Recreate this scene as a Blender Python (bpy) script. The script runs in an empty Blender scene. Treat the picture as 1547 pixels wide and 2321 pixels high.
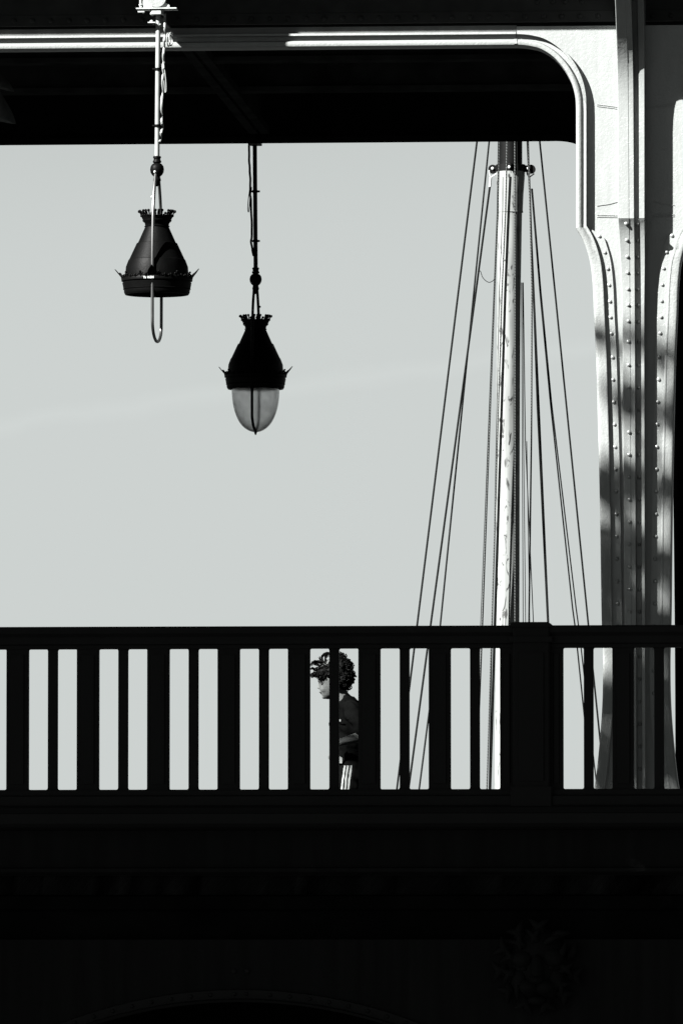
import bpy, bmesh, math, random
from mathutils import Vector, Matrix, noise
random.seed(7)
sc = bpy.context.scene
rad = math.radians

# ------------------------------------------------------------------ camera
FPX, IW, IH = 18900.0, 1547.0, 2321.0
HX, HY = 2150.0, 2250.0            # where the lines running across the bridge meet
dx_, dy_ = HX - IW / 2, HY - IH / 2
nrm = math.sqrt(dx_ * dx_ + dy_ * dy_ + FPX * FPX)
sps = dx_ / nrm
cps = math.sqrt(1 - sps * sps)
sth = (dy_ / nrm) / cps
cth = math.sqrt(1 - sth * sth)
RV = Vector((cps, sps, 0))
FV = Vector((-sps * cth, cps * cth, sth))
UV_ = Vector((sps * sth, -cps * sth, cth))


def ray(px, py):
    return (FV * FPX + RV * (px - IW / 2) - UV_ * (py - IH / 2)).normalized()


_d = ray(773.5, 1975)
CAM = -_d * (45.0 / _d.y)


def P(px, py, Y):
    d = ray(px, py)
    return CAM + d * ((Y - CAM.y) / d.y)


def X(px, Y, py=900):
    return P(px, py, Y).x


def Z(py, Y, px=900):
    return P(px, py, Y).z


cd = bpy.data.cameras.new('camera')
cd.sensor_fit = 'HORIZONTAL'
cd.sensor_width = 36
cd.lens = 36 * FPX / IW
cd.clip_start = 1.0
cd.clip_end = 20000
cam = bpy.data.objects.new('camera', cd)
sc.collection.objects.link(cam)
M = Matrix((RV, UV_, -FV)).transposed().to_4x4()
M.translation = CAM
cam.matrix_world = M
sc.camera = cam

# ------------------------------------------------------------------ light
SUN_AZ, SUN_EL = rad(50), rad(37)          # azimuth: left of straight behind the camera
S = Vector((-math.sin(SUN_AZ) * math.cos(SUN_EL), -math.cos(SUN_AZ) * math.cos(SUN_EL), math.sin(SUN_EL)))
sd = bpy.data.lights.new('sun', 'SUN')
sd.energy = 5.0
sd.angle = rad(0.5)
sd.color = (1.0, 0.99, 0.97)
so = bpy.data.objects.new('sun', sd)
sc.collection.objects.link(so)
so.rotation_euler = S.to_track_quat('Z', 'Y').to_euler()
so.location = (-20, -20, 30)

w = bpy.data.worlds.new('World')
sc.world = w
w.use_nodes = True
nt = w.node_tree
nt.nodes.clear()
L = nt.links


def N(t, **k):
    n = nt.nodes.new(t)
    for a, b in k.items():
        setattr(n, a, b)
    return n


def math_node(op, a, b=None, c=None):
    n = N('ShaderNodeMath', operation=op)
    for i, v in enumerate((a, b, c)):
        if v is None:
            continue
        if isinstance(v, (int, float)):
            n.inputs[i].default_value = v
        else:
            L.new(v, n.inputs[i])
    return n.outputs[0]


sky = N('ShaderNodeTexSky', sky_type='NISHITA')
sky.sun_disc = False
sky.sun_elevation = SUN_EL
sky.sun_rotation = math.atan2(S.x, S.y) % (2 * math.pi)
sky.dust_density = 0.6
sep = N('ShaderNodeSeparateColor')
L.new(sky.outputs[0], sep.inputs[0])           # black and white film behind a red filter
tc = N('ShaderNodeTexCoord')
d1, d2 = ray(0, 962), ray(1340, 785)
cn = d1.cross(d2).normalized()
vd = N('ShaderNodeVectorMath', operation='DOT_PRODUCT')
L.new(tc.outputs['Generated'], vd.inputs[0])
vd.inputs[1].default_value = cn
nz = N('ShaderNodeTexNoise')
nz.inputs['Scale'].default_value = 160
nz.inputs['Detail'].default_value = 4
L.new(tc.outputs['Generated'], nz.inputs['Vector'])
off = math_node('MULTIPLY', math_node('SUBTRACT', nz.outputs[0], 0.5), 0.0022)
dist = math_node('ABSOLUTE', math_node('ADD', vd.outputs['Value'], off))
trail = math_node('MAXIMUM', math_node('SUBTRACT', 1.0, math_node('MULTIPLY', dist, 620.0)), 0.0)
mult = math_node('ADD', 1.0, math_node('MULTIPLY', trail, 0.035))
val = math_node('MULTIPLY', math_node('SMOOTH_MIN', math_node('MULTIPLY', math_node('POWER', sep.outputs[0], 1.6), 0.096), 0.972, 0.3), mult)
com = N('ShaderNodeCombineColor')
L.new(math_node('MULTIPLY', val, 0.965), com.inputs[0])
L.new(math_node('MULTIPLY', val, 1.02), com.inputs[1])
L.new(math_node('MULTIPLY', val, 1.0), com.inputs[2])
bg = N('ShaderNodeBackground')
bg.inputs[1].default_value = 0.05
L.new(com.outputs[0], bg.inputs[0])
wo = N('ShaderNodeOutputWorld')
L.new(bg.outputs[0], wo.inputs[0])

vs = sc.view_settings
vs.view_transform = 'Standard'
vs.look = 'None'
vs.gamma = 1
vs.use_curve_mapping = False
vs.exposure = 3.7
sc.cycles.max_bounces = 6
sc.cycles.diffuse_bounces = 3

# ------------------------------------------------------------------ materials


def mat(name, v, rough=0.6, spec=0.3, var=0.0, vscale=6.0, bump=0.0, bscale=60.0, crack=0.0, metal=0.0, streak=None):
    m = bpy.data.materials.new(name)
    m.use_nodes = True
    t = m.node_tree
    b = t.nodes['Principled BSDF']
    v *= 0.76
    col = (v * 0.965, v * 1.02, v * 0.995, 1)
    b.inputs['Base Color'].default_value = col
    b.inputs['Roughness'].default_value = rough
    b.inputs['Specular IOR Level'].default_value = spec
    b.inputs['Metallic'].default_value = metal
    co = t.nodes.new('ShaderNodeTexCoord')
    src = co.outputs['Object']
    if streak:
        mp = t.nodes.new('ShaderNodeMapping')
        mp.inputs['Scale'].default_value = streak
        t.links.new(src, mp.inputs[0])
        vsrc = mp.outputs[0]
    else:
        vsrc = src
    if var:
        n = t.nodes.new('ShaderNodeTexNoise')
        n.inputs['Scale'].default_value = vscale
        n.inputs['Detail'].default_value = 6
        t.links.new(vsrc, n.inputs['Vector'])
        r = t.nodes.new('ShaderNodeMapRange')
        r.inputs[1].default_value = 0.3
        r.inputs[2].default_value = 0.7
        r.inputs[3].default_value = 1 - var
        r.inputs[4].default_value = 1 + var * 0.5
        t.links.new(n.outputs[0], r.inputs[0])
        mx = t.nodes.new('ShaderNodeVectorMath')
        mx.operation = 'SCALE'
        mx.inputs[0].default_value = col[:3]
        t.links.new(r.outputs[0], mx.inputs['Scale'])
        t.links.new(mx.outputs[0], b.inputs['Base Color'])
    if bump or crack:
        bp = t.nodes.new('ShaderNodeBump')
        bp.inputs['Strength'].default_value = 1.0
        bp.inputs['Distance'].default_value = 1.0
        n = t.nodes.new('ShaderNodeTexNoise')
        n.inputs['Scale'].default_value = bscale
        n.inputs['Detail'].default_value = 5
        t.links.new(src, n.inputs['Vector'])
        h = t.nodes.new('ShaderNodeMath')
        h.operation = 'MULTIPLY'
        h.inputs[1].default_value = bump
        t.links.new(n.outputs[0], h.inputs[0])
        out = h.outputs[0]
        if crack:
            vo = t.nodes.new('ShaderNodeTexVoronoi')
            vo.feature = 'DISTANCE_TO_EDGE'
            vo.inputs['Scale'].default_value = 22
            nn = t.nodes.new('ShaderNodeTexNoise')
            nn.inputs['Scale'].default_value = 9
            nn.inputs['Detail'].default_value = 4
            t.links.new(src, nn.inputs['Vector'])
            ad = t.nodes.new('ShaderNodeVectorMath')
            ad.operation = 'MULTIPLY_ADD'
            ad.inputs[1].default_value = (0.25, 0.25, 0.25)
            t.links.new(nn.outputs['Color'], ad.inputs[0])
            t.links.new(src, ad.inputs[2])
            t.links.new(ad.outputs[0], vo.inputs['Vector'])
            rr = t.nodes.new('ShaderNodeMapRange')
            rr.inputs[1].default_value = 0.0
            rr.inputs[2].default_value = 0.035
            rr.inputs[3].default_value = 0.0
            rr.inputs[4].default_value = crack
            t.links.new(vo.outputs['Distance'], rr.inputs[0])
            a2 = t.nodes.new('ShaderNodeMath')
            t.links.new(out, a2.inputs[0])
            t.links.new(rr.outputs[0], a2.inputs[1])
            out = a2.outputs[0]
        t.links.new(out, bp.inputs['Height'])
        t.links.new(bp.outputs[0], b.inputs['Normal'])
    return m


PAINT = 0.108
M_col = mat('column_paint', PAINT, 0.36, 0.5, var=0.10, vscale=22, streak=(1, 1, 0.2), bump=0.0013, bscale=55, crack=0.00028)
M_lint_shade = mat('shaded_lintel_paint', 0.045, 0.5, 0.3, var=0.3, vscale=9, streak=(1, 1, 0.3))  # column paint darkened here to deepen the overhang's shade on the lintel
M_rim = mat('moulding_paint', PAINT * 0.95, 0.5, 0.3, var=0.10, vscale=30, bump=0.002, bscale=80)
M_dark = mat('dark_paint', 0.012, 0.7, 0.1, var=0.4, vscale=8)  # dark mottled tone for fascia plate, slab and brackets
M_soffit_shade = mat('soffit_shade', 0.003, 0.9, 0.0, var=0.4, vscale=4)  # near-black colour paints in the shade under viaduct and cornice
M_brace = mat('dark_brace', 0.016, 0.9, 0.0, var=0.5, vscale=6)  # dark mottled tone for the stringers and brace
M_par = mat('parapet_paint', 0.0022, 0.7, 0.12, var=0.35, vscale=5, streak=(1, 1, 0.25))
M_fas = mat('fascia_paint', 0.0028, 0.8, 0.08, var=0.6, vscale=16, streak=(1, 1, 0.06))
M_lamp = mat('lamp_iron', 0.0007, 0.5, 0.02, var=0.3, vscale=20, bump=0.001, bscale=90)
M_pipe = mat('lamp_pipe_paint', 0.10, 0.5, 0.3, var=0.15, vscale=25)
M_bail = mat('bail_paint', 0.008, 0.35, 0.35, var=0.3, vscale=40)
M_rope = mat('tarred_rope', 0.0035, 0.9, 0.0)
M_black = mat('black_spar', 0.0015, 0.6, 0.03, var=0.4, vscale=10)
M_deck = mat('pavement_asphalt', 0.018, 0.9, 0.1, var=0.3, vscale=12)
M_ground = mat('quay_ground', 0.015, 0.9, 0.1, var=0.4, vscale=2)
M_water = mat('river_water', 0.01, 0.15, 0.5, bump=0.05, bscale=3)
M_leaf = mat('plane_leaf', 0.05, 0.7, 0.2, var=0.3, vscale=4)
M_bark = mat('plane_bark', 0.12, 0.9, 0.1, var=0.5, vscale=5)
M_skin = mat('boy_skin', 0.046, 0.8, 0.05, var=0.05, vscale=30)
M_hair = mat('boy_hair', 0.0015, 0.6, 0.02)
M_eye = mat('eye_dark', 0.004, 0.4, 0.2)
M_shirt = mat('dark_shirt', 0.0013, 0.9, 0.0, var=0.3, vscale=20, bump=0.006, bscale=14)
M_white = mat('white_cloth', 0.10, 0.8, 0.1)
M_shoe = mat('shoe_rubber', 0.05, 0.7, 0.2)
M_cloth = mat('grey_cloth', 0.06, 0.9, 0.0, var=0.2, vscale=20)
M_galv = mat('galvanised_steel', 0.2, 0.4, 0.5, var=0.2, vscale=60)
M_hull = mat('ship_hull', 0.02, 0.5, 0.3)
M_mark = mat('white_lettering', 0.25, 0.6, 0.1)


def twist_mat():
    m = mat('twisted_rope', 0.07, 0.9, 0.0)
    t = m.node_tree
    b = t.nodes['Principled BSDF']
    co = t.nodes.new('ShaderNodeTexCoord')
    wv = t.nodes.new('ShaderNodeTexWave')
    wv.bands_direction = 'DIAGONAL'
    wv.inputs['Scale'].default_value = 24
    t.links.new(co.outputs['Object'], wv.inputs[0])
    r = t.nodes.new('ShaderNodeMix')
    r.data_type = 'RGBA'
    r.inputs['A'].default_value = (0.007, 0.0074, 0.0072, 1)
    r.inputs['B'].default_value = (0.029, 0.0305, 0.030, 1)
    t.links.new(wv.outputs[1], r.inputs['Factor'])
    t.links.new(r.outputs['Result'], b.inputs['Base Color'])
    return m


M_twist = twist_mat()


def wood_mat():
    m = mat('mast_wood', 0.12, 0.5, 0.2)
    t = m.node_tree
    b = t.nodes['Principled BSDF']
    co = t.nodes.new('ShaderNodeTexCoord')

    def mp(s):
        k = t.nodes.new('ShaderNodeMapping')
        k.inputs['Scale'].default_value = s
        t.links.new(co.outputs['Object'], k.inputs[0])
        return k.outputs[0]

    def rng(o, a, b_, c, d):
        r = t.nodes.new('ShaderNodeMapRange')
        for i, v in enumerate((a, b_, c, d)):
            r.inputs[i + 1].default_value = v
        t.links.new(o, r.inputs[0])
        return r.outputs[0]

    def mul(a, b_):
        k = t.nodes.new('ShaderNodeMath')
        k.operation = 'MULTIPLY'
        t.links.new(a, k.inputs[0])
        t.links.new(b_, k.inputs[1])
        return k.outputs[0]
    n1 = t.nodes.new('ShaderNodeTexNoise')
    n1.inputs['Scale'].default_value = 30
    n1.inputs['Detail'].default_value = 5
    t.links.new(mp((1, 1, 0.06)), n1.inputs['Vector'])
    grain = rng(n1.outputs[0], 0.35, 0.65, 0.72, 1.1)
    n2 = t.nodes.new('ShaderNodeTexNoise')
    n2.inputs['Scale'].default_value = 17
    n2.inputs['Detail'].default_value = 6
    n2.inputs['Distortion'].default_value = 1.5
    t.links.new(mp((1, 1, 0.32)), n2.inputs['Vector'])
    blot = rng(n2.outputs[0], 0.575, 0.64, 1.0, 0.12)
    vo = t.nodes.new('ShaderNodeTexVoronoi')
    vo.inputs['Scale'].default_value = 9
    t.links.new(mp((1, 1, 0.55)), vo.inputs['Vector'])
    knots = rng(vo.outputs['Distance'], 0.07, 0.13, 0.06, 1.0)
    f = mul(mul(grain, blot), knots)
    vm = t.nodes.new('ShaderNodeVectorMath')
    vm.operation = 'SCALE'
    vm.inputs[0].default_value = (0.075, 0.079, 0.077)
    t.links.new(f, vm.inputs['Scale'])
    t.links.new(vm.outputs[0], b.inputs['Base Color'])
    return m


M_wood = wood_mat()


def glass_mat():
    m = bpy.data.materials.new('dusty_globe_glass')
    m.use_nodes = True
    t = m.node_tree
    t.nodes.clear()
    out = t.nodes.new('ShaderNodeOutputMaterial')
    g = t.nodes.new('ShaderNodeBsdfGlass')
    g.inputs['Roughness'].default_value = 0.2
    g.inputs['IOR'].default_value = 1.35
    co = t.nodes.new('ShaderNodeTexCoord')
    n = t.nodes.new('ShaderNodeTexNoise')
    n.inputs['Scale'].default_value = 24
    n.inputs['Detail'].default_value = 8
    t.links.new(co.outputs['Object'], n.inputs['Vector'])
    r = t.nodes.new('ShaderNodeMapRange')
    r.inputs[1].default_value = 0.3
    r.inputs[2].default_value = 0.62
    r.inputs[3].default_value = 0.80
    r.inputs[4].default_value = 0.93
    t.links.new(n.outputs[0], r.inputs[0])
    c = t.nodes.new('ShaderNodeCombineColor')
    for i in range(3):
        t.links.new(r.outputs[0], c.inputs[i])
    t.links.new(c.outputs[0], g.inputs['Color'])
    d = t.nodes.new('ShaderNodeBsdfDiffuse')
    d.inputs[0].default_value = (0.02, 0.021, 0.02, 1)
    mx = t.nodes.new('ShaderNodeMixShader')
    mx.inputs[0].default_value = 0.1
    t.links.new(g.outputs[0], mx.inputs[1])
    t.links.new(d.outputs[0], mx.inputs[2])
    t.links.new(mx.outputs[0], out.inputs[0])
    return m


M_glass = glass_mat()

# ------------------------------------------------------------------ builders


def empty(name, loc, label, cat, group=None, kind=None):
    o = bpy.data.objects.new(name, None)
    sc.collection.objects.link(o)
    o.location = loc
    o.empty_display_size = 0.1
    tag(o, label, cat, group, kind)
    return o


def tag(o, label=None, cat=None, group=None, kind=None):
    if label:
        o['label'] = label
    if cat:
        o['category'] = cat
    if group:
        o['group'] = group
    if kind:
        o['kind'] = kind
    return o


class MB:
    def __init__(s):
        s.v, s.f = [], []

    def add(s, vs_, fs):
        k = len(s.v)
        s.v += [Vector(p) for p in vs_]
        s.f += [tuple(i + k for i in f) for f in fs]

    def box(s, x0, x1, y0, y1, z0, z1):
        if x0 > x1: x0, x1 = x1, x0
        if y0 > y1: y0, y1 = y1, y0
        if z0 > z1: z0, z1 = z1, z0
        s.add([(x0, y0, z0), (x1, y0, z0), (x1, y1, z0), (x0, y1, z0), (x0, y0, z1), (x1, y0, z1), (x1, y1, z1), (x0, y1, z1)],
              [(0, 3, 2, 1), (4, 5, 6, 7), (0, 1, 5, 4), (1, 2, 6, 5), (2, 3, 7, 6), (3, 0, 4, 7)])

    def cbox(s, x0, x1, y0, y1, z0, z1, c=0.006):
        """box with its upright edges chamfered"""
        if x0 > x1: x0, x1 = x1, x0
        poly = [(x0 + c, y0), (x1 - c, y0), (x1, y0 + c), (x1, y1 - c), (x1 - c, y1), (x0 + c, y1), (x0, y1 - c), (x0, y0 + c)]
        n = 8
        s.add([(x, y, z0) for x, y in poly] + [(x, y, z1) for x, y in poly],
              [tuple(range(n))[::-1], tuple(range(n, 2 * n))] + [(i, (i + 1) % n, n + (i + 1) % n, n + i) for i in range(n)])

    def loft(s, rings, closed=True, caps=True):
        m = len(rings[0])
        vs_ = [p for r in rings for p in r]
        fs = []
        for i in range(len(rings) - 1):
            for j in range(m if closed else m - 1):
                a, b = i * m + j, i * m + (j + 1) % m
                fs.append((a, b, b + m, a + m))
        if caps:
            fs.append(tuple(range(m))[::-1])
            fs.append(tuple(range((len(rings) - 1) * m, len(rings) * m)))
        s.add(vs_, fs)

    def tube(s, pts, r, n=10, caps=True):
        pts = [Vector(p) for p in pts]
        rs = r if isinstance(r, (list, tuple)) else [r] * len(pts)
        rings = []
        u = None
        for i, p in enumerate(pts):
            t = (pts[min(i + 1, len(pts) - 1)] - pts[max(i - 1, 0)]).normalized()
            if u is None:
                a = Vector((1, 0, 0)) if abs(t.x) < 0.8 else Vector((0, 1, 0))
                u = (a - t * a.dot(t)).normalized()
            else:
                u = (u - t * u.dot(t)).normalized()
            w_ = t.cross(u)
            rings.append([p + (u * math.cos(k * 2 * math.pi / n) + w_ * math.sin(k * 2 * math.pi / n)) * rs[i] for k in range(n)])
        s.loft(rings, True, caps)

    def lathe(s, prof, c, n=48, flute=0, fl_rng=None, fl_amt=0.0):
        """prof: (r, z) pairs; axis through c"""
        rings = []
        for r, z in prof:
            ring = []
            for k in range(n):
                a = k * 2 * math.pi / n
                rr = max(r, 1e-4)
                if flute and fl_rng[0] <= z <= fl_rng[1]:
                    rr += fl_amt * (0.5 + 0.5 * math.cos(a * flute)) - fl_amt
                ring.append((c[0] + rr * math.cos(a), c[1] + rr * math.sin(a), c[2] + z))
            rings.append(ring)
        s.loft(rings, True, True)

    def ball(s, c, r, n=12, m=8, sc_=(1, 1, 1)):
        rings = []
        for i in range(1, m):
            th = math.pi * i / m
            rings.append([(c[0] + r * sc_[0] * math.sin(th) * math.cos(2 * math.pi * k / n), c[1] + r * sc_[1] * math.sin(th) * math.sin(2 * math.pi * k / n),
                           c[2] - r * sc_[2] * math.cos(th)) for k in range(n)])
        vs_ = [p for q in rings for p in q] + [(c[0], c[1], c[2] - r * sc_[2]), (c[0], c[1], c[2] + r * sc_[2])]
        fs = []
        for i in range(m - 2):
            for j in range(n):
                a, b = i * n + j, i * n + (j + 1) % n
                fs.append((a, b, b + n, a + n))
        lo, hi = len(vs_) - 2, len(vs_) - 1
        for j in range(n):
            fs.append(((j + 1) % n, j, lo))
            fs.append(((m - 2) * n + j, (m - 2) * n + (j + 1) % n, hi))
        s.add(vs_, fs)

    def rivet(s, c, r=0.0115):
        """dome on a face that looks towards -y"""
        n = 10
        rings = []
        for q in (0.0, 0.45, 0.8, 1.0):
            a = q * math.pi / 2
            rr, h = r * math.cos(a), r * 0.8 * math.sin(a)
            rings.append([(c[0] + max(rr, 1e-4) * math.cos(2 * math.pi * k / n), c[1] - h, c[2] + max(rr, 1e-4) * math.sin(2 * math.pi * k / n)) for k in range(n)])
        s.loft(rings, True, True)

    def prism(s, poly, y0, y1):
        """poly of (x,z) extruded y0..y1"""
        n = len(poly)
        s.add([(x, y0, z) for x, z in poly] + [(x, y1, z) for x, z in poly],
              [tuple(range(n)), tuple(range(n, 2 * n))[::-1]] + [(i, i + n, (i + 1) % n + n, (i + 1) % n) for i in range(n)])

    def xprism(s, poly, x0, x1):
        """poly of (y,z) extruded x0..x1"""
        n = len(poly)
        s.add([(x0, y, z) for y, z in poly] + [(x1, y, z) for y, z in poly],
              [tuple(range(n)), tuple(range(n, 2 * n))[::-1]] + [(i, i + n, (i + 1) % n + n, (i + 1) % n) for i in range(n)])

    def build(s, name, m, parent=None, smooth=False, origin=None, angle=35):
        o0 = Vector(origin) if origin is not None else Vector((0, 0, 0))
        if parent is not None:
            q = parent
            while q.parent:
                q = q.parent
            o0 = q.location.copy()
        me = bpy.data.meshes.new(name)
        me.from_pydata([p - o0 for p in s.v], [], s.f)
        bm = bmesh.new()
        bm.from_mesh(me)
        bmesh.ops.recalc_face_normals(bm, faces=bm.faces)
        bm.to_mesh(me)
        bm.free()
        me.materials.append(m)
        if smooth:
            me.shade_smooth()
            me.set_sharp_from_angle(angle=rad(angle))
        o = bpy.data.objects.new(name, me)
        sc.collection.objects.link(o)
        if parent is not None:
            o.parent = parent
        else:
            o.location = o0
        return o


def crom(pts, k=8):
    """Catmull-Rom through 2-D points"""
    out = []
    for i in range(len(pts) - 1):
        p0, p1, p2, p3 = pts[max(i - 1, 0)], pts[i], pts[i + 1], pts[min(i + 2, len(pts) - 1)]
        for j in range(k):
            t = j / k
            out.append(tuple(0.5 * ((2 * p1[a]) + (-p0[a] + p2[a]) * t + (2 * p0[a] - 5 * p1[a] + 4 * p2[a] - p3[a]) * t * t + (-p0[a] + 3 * p1[a] - 3 * p2[a] + p3[a]) * t ** 3)
                             for a in range(len(p1))))
    out.append(tuple(pts[-1]))
    return out


def lerp(tab, x):
    if x <= tab[0][0]: return tab[0][1]
    for (a, b), (c, d) in zip(tab, tab[1:]):
        if x <= c:
            return b + (d - b) * (x - a) / (c - a)
    return tab[-1][1]


# ------------------------------------------------------------------ setting
g = MB()
g.add([(-900, -400, -2.6), (900, -400, -2.6), (900, 20, -2.6), (-900, 20, -2.6)], [(0, 1, 2, 3)])
tag(g.build('ground', M_ground), 'dark quay ground below the bridge', None, None, 'structure')
g = MB()
g.add([(-6000, 20.2, -4.5), (6000, 20.2, -4.5), (6000, 12000, -4.5), (-6000, 12000, -4.5)], [(0, 1, 2, 3)])
tag(g.build('water', M_water), 'dark river water beyond the bridge', None, None, 'structure')
g = MB()
g.box(-900, 900, 19.8, 20.2, -6, -2.6)
tag(g.build('embankment', M_ground), 'stone river embankment', None, None, 'structure')
g = MB()
g.box(-25, 25, 0.12, 17, -0.25, 0.0)
tag(g.build('pavement', M_deck), 'dark pavement of the bridge deck behind the parapet', None, None, 'structure')

# ------------------------------------------------------------------ lower bridge with its cornice, spandrel, arch and lion mask
YW = 5.95
br = empty('iron_bridge', (0, 0.3, -2.6), 'dark iron road bridge with riveted arch and cornice below the parapet', 'bridge')
z = lambda py: Z(py, 0.0, 773)
g = MB()
prof = [(-0.06, z(1793)), (-0.06, z(1803)), (-0.085, z(1806)), (-0.085, z(1826)), (-0.12, z(1832)), (-0.14, z(1844)), (-0.15, z(1846)),
        (-0.15, z(1868)), (-0.13, z(1876)), (-0.05, z(1881)), (0.3, z(1881)), (0.3, z(1793))]
g.xprism(prof, -25, 25)
g.build('cornice', M_par, br)
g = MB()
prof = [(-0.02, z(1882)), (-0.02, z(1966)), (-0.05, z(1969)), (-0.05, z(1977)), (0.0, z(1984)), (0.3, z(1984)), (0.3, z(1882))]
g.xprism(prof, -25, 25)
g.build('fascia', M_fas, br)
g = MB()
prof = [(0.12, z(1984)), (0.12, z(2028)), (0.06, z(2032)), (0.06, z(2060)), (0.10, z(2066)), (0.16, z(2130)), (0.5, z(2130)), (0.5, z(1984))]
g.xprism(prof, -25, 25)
g.build('soffit_moulding', M_soffit_shade, br)
# spandrel with an arch opening
acx, R0 = X(545, 0.1, 2250), 1100 / 420.0
acz = z(2272) - R0
poly = [(-25, z(2130)), (25, z(2130)), (25, -2.6)]
a0 = math.acos(max(-1, min(1, (-2.6 - acz) / R0)))
arc = [(acx + R0 * math.sin(a0 - 2 * a0 * i / 40), acz + R0 * math.cos(a0 - 2 * a0 * i / 40)) for i in range(41)]
poly += arc + [(-25, -2.6)]
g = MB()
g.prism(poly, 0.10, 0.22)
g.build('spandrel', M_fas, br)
g = MB()
rings = []
for i in range(61):
    a = a0 - 2 * a0 * i / 60
    c_, s_ = math.cos(a), math.sin(a)
    rings.append([(acx + (R0 + q) * s_, 0.10 - d, acz + (R0 + q) * c_) for q, d in ((0, -0.1), (0, 0.05), (0.012, 0.06), (0.02, 0.02), (0.065, 0.02), (0.07, 0.0), (0.07, -0.05))])
g.loft(rings, True, True)
for i in range(-11, 12):
    a = (i + 0.5) * 0.0405 if abs(i + 0.5) > 1 else (i + 0.5) * 0.024
    g.rivet((acx + (R0 + 0.043) * math.sin(a), 0.08, acz + (R0 + 0.043) * math.cos(a)), 0.012)
for sx in (-1, 1):
    g.rivet((acx + sx * 0.036, 0.10, z(2202)), 0.016)
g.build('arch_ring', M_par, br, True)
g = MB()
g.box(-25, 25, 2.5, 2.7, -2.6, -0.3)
g.build('inner_wall', M_soffit_shade, br)


def lion():
    g = MB()
    c = P(1218, 2192, 0.1)
    u = 1 / 420.0

    def e(px, py, dep, rx, ry, rz):
        g.ball((c.x + (px - 1218) * u, 0.1 - dep, c.z - (py - 2192) * u), 1.0, 14, 10, (rx * u, ry, rz * u))
    e(1218, 2190, 0.0, 74, 0.10, 88)                  # head mass
    e(1185, 2176, 0.07, 26, 0.05, 20); e(1252, 2172, 0.07, 26, 0.05, 22)   # brow
    e(1218, 2200, 0.10, 16, 0.05, 36)                # nose bridge
    e(1216, 2222, 0.13, 17, 0.035, 10)               # nose
    e(1200, 2238, 0.10, 22, 0.05, 17); e(1234, 2238, 0.10, 22, 0.05, 17)   # muzzle
    e(1217, 2268, 0.07, 20, 0.04, 11)                # chin
    e(1188, 2196, 0.085, 9, 0.015, 6); e(1248, 2194, 0.085, 9, 0.015, 6)   # eyes
    e(1178, 2222, 0.06, 20, 0.04, 26); e(1258, 2220, 0.06, 20, 0.04, 26)   # cheeks
    for k in range(20):                               # two rows of mane tufts
        a = -0.9 + k * (2 * math.pi - 0.9) / 19 + math.pi / 2 + 0.45
        for rr, dep, s_ in ((84, 0.03, 1.0), (64, 0.065, 0.75)):
            q = a + (0.13 if rr < 70 else 0)
            x0, z0 = math.cos(q), math.sin(q)
            if z0 < -0.8 and rr < 70: continue
            pts = []
            for i in range(6):
                t = i / 5
                b = q + 0.35 * t * (1 if k % 2 else -1)
                r_ = (rr + (t - 0.4) * 34)
                pts.append((c.x + math.cos(b) * r_ * u, 0.1 - dep - 0.02 * math.sin(t * 3), c.z + math.sin(b) * r_ * 1.05 * u))
            g.tube(pts, [0.022 * s_ * v for v in (0.6, 1, 1.1, 0.9, 0.6, 0.15)], 8)
    o = g.build('lion_mask', M_fas, br, True, angle=60)
    o['label'] = 'cast lion head mask on the dark spandrel'


lion()

# ------------------------------------------------------------------ parapet
pr = empty('iron_parapet', (0, 0, 0), 'black cast iron parapet with wide and narrow upright bars', 'parapet')
zt, zb = z(1420), z(1792)
g = MB()
hr = [(-0.045, z(1470)), (-0.045, z(1462)), (-0.06, z(1460)), (-0.06, z(1444)), (-0.075, z(1436)), (-0.075, z(1424)), (-0.06, z(1420)), (0.06, z(1420)), (0.075, z(1424)),
      (0.075, z(1436)), (0.06, z(1444)), (0.06, z(1460)), (0.045, z(1462)), (0.045, z(1470))]
g.xprism(hr, X(-3000, 0), X(4500, 0))
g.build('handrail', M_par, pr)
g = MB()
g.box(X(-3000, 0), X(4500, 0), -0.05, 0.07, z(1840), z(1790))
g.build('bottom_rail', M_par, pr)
xx = lambda px: X(px, 0.0, 1600)
zt_, zb_ = z(1467), z(1793)


def bar(a, b, wide):
    g = MB()
    if wide:
        g.cbox(xx(a), xx(b), -0.035, 0.035, zb_, zt_, 0.005)
        g.cbox(xx(a + 9), xx(b - 9), -0.045, -0.030, z(1777), z(1484), 0.003)
    else:
        g.cbox(xx(a), xx(b), -0.02, 0.02, zb_, zt_, 0.004)
    # small cast fillets where the bar meets the rails
    for (px, sgn) in ((a, -1), (b, 1)):
        for (zz, sz) in ((z(1470.3), -1), (z(1789.7), 1)):
            x0 = xx(px)
            f = 0.009
            g.prism([(x0, zz), (x0 + sgn * f, zz), (x0 + sgn * f * 0.3, zz + sz * f * 0.3), (x0, zz + sz * f)], -0.018, 0.018)
    g.build('bar', M_par, pr)


for k in range(-3, 10):
    s0 = 702.3 - 159.3 * k
    if k >= -2:
        bar(s0 + 44, s0 + 66, False)
        if k > -2:
            bar(s0 + 110, s0 + 159.3, True)
bar(702.3 + 318.6 + 112.2, 1165, True)
bar(1245, 1276, True)
for k in range(0, 6):
    s0 = 1276.5 + 159.6 * k
    bar(s0 + 46, s0 + 68, False)
    bar(s0 + 111, s0 + 159.6, True)
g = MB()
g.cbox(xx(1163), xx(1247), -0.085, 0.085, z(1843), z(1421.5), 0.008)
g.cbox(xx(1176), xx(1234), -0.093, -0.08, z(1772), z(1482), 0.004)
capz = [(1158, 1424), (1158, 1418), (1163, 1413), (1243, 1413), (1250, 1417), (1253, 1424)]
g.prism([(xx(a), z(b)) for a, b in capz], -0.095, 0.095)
g.cbox(xx(1156), xx(1254), -0.1, 0.1, z(1458), z(1446), 0.006)
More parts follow.
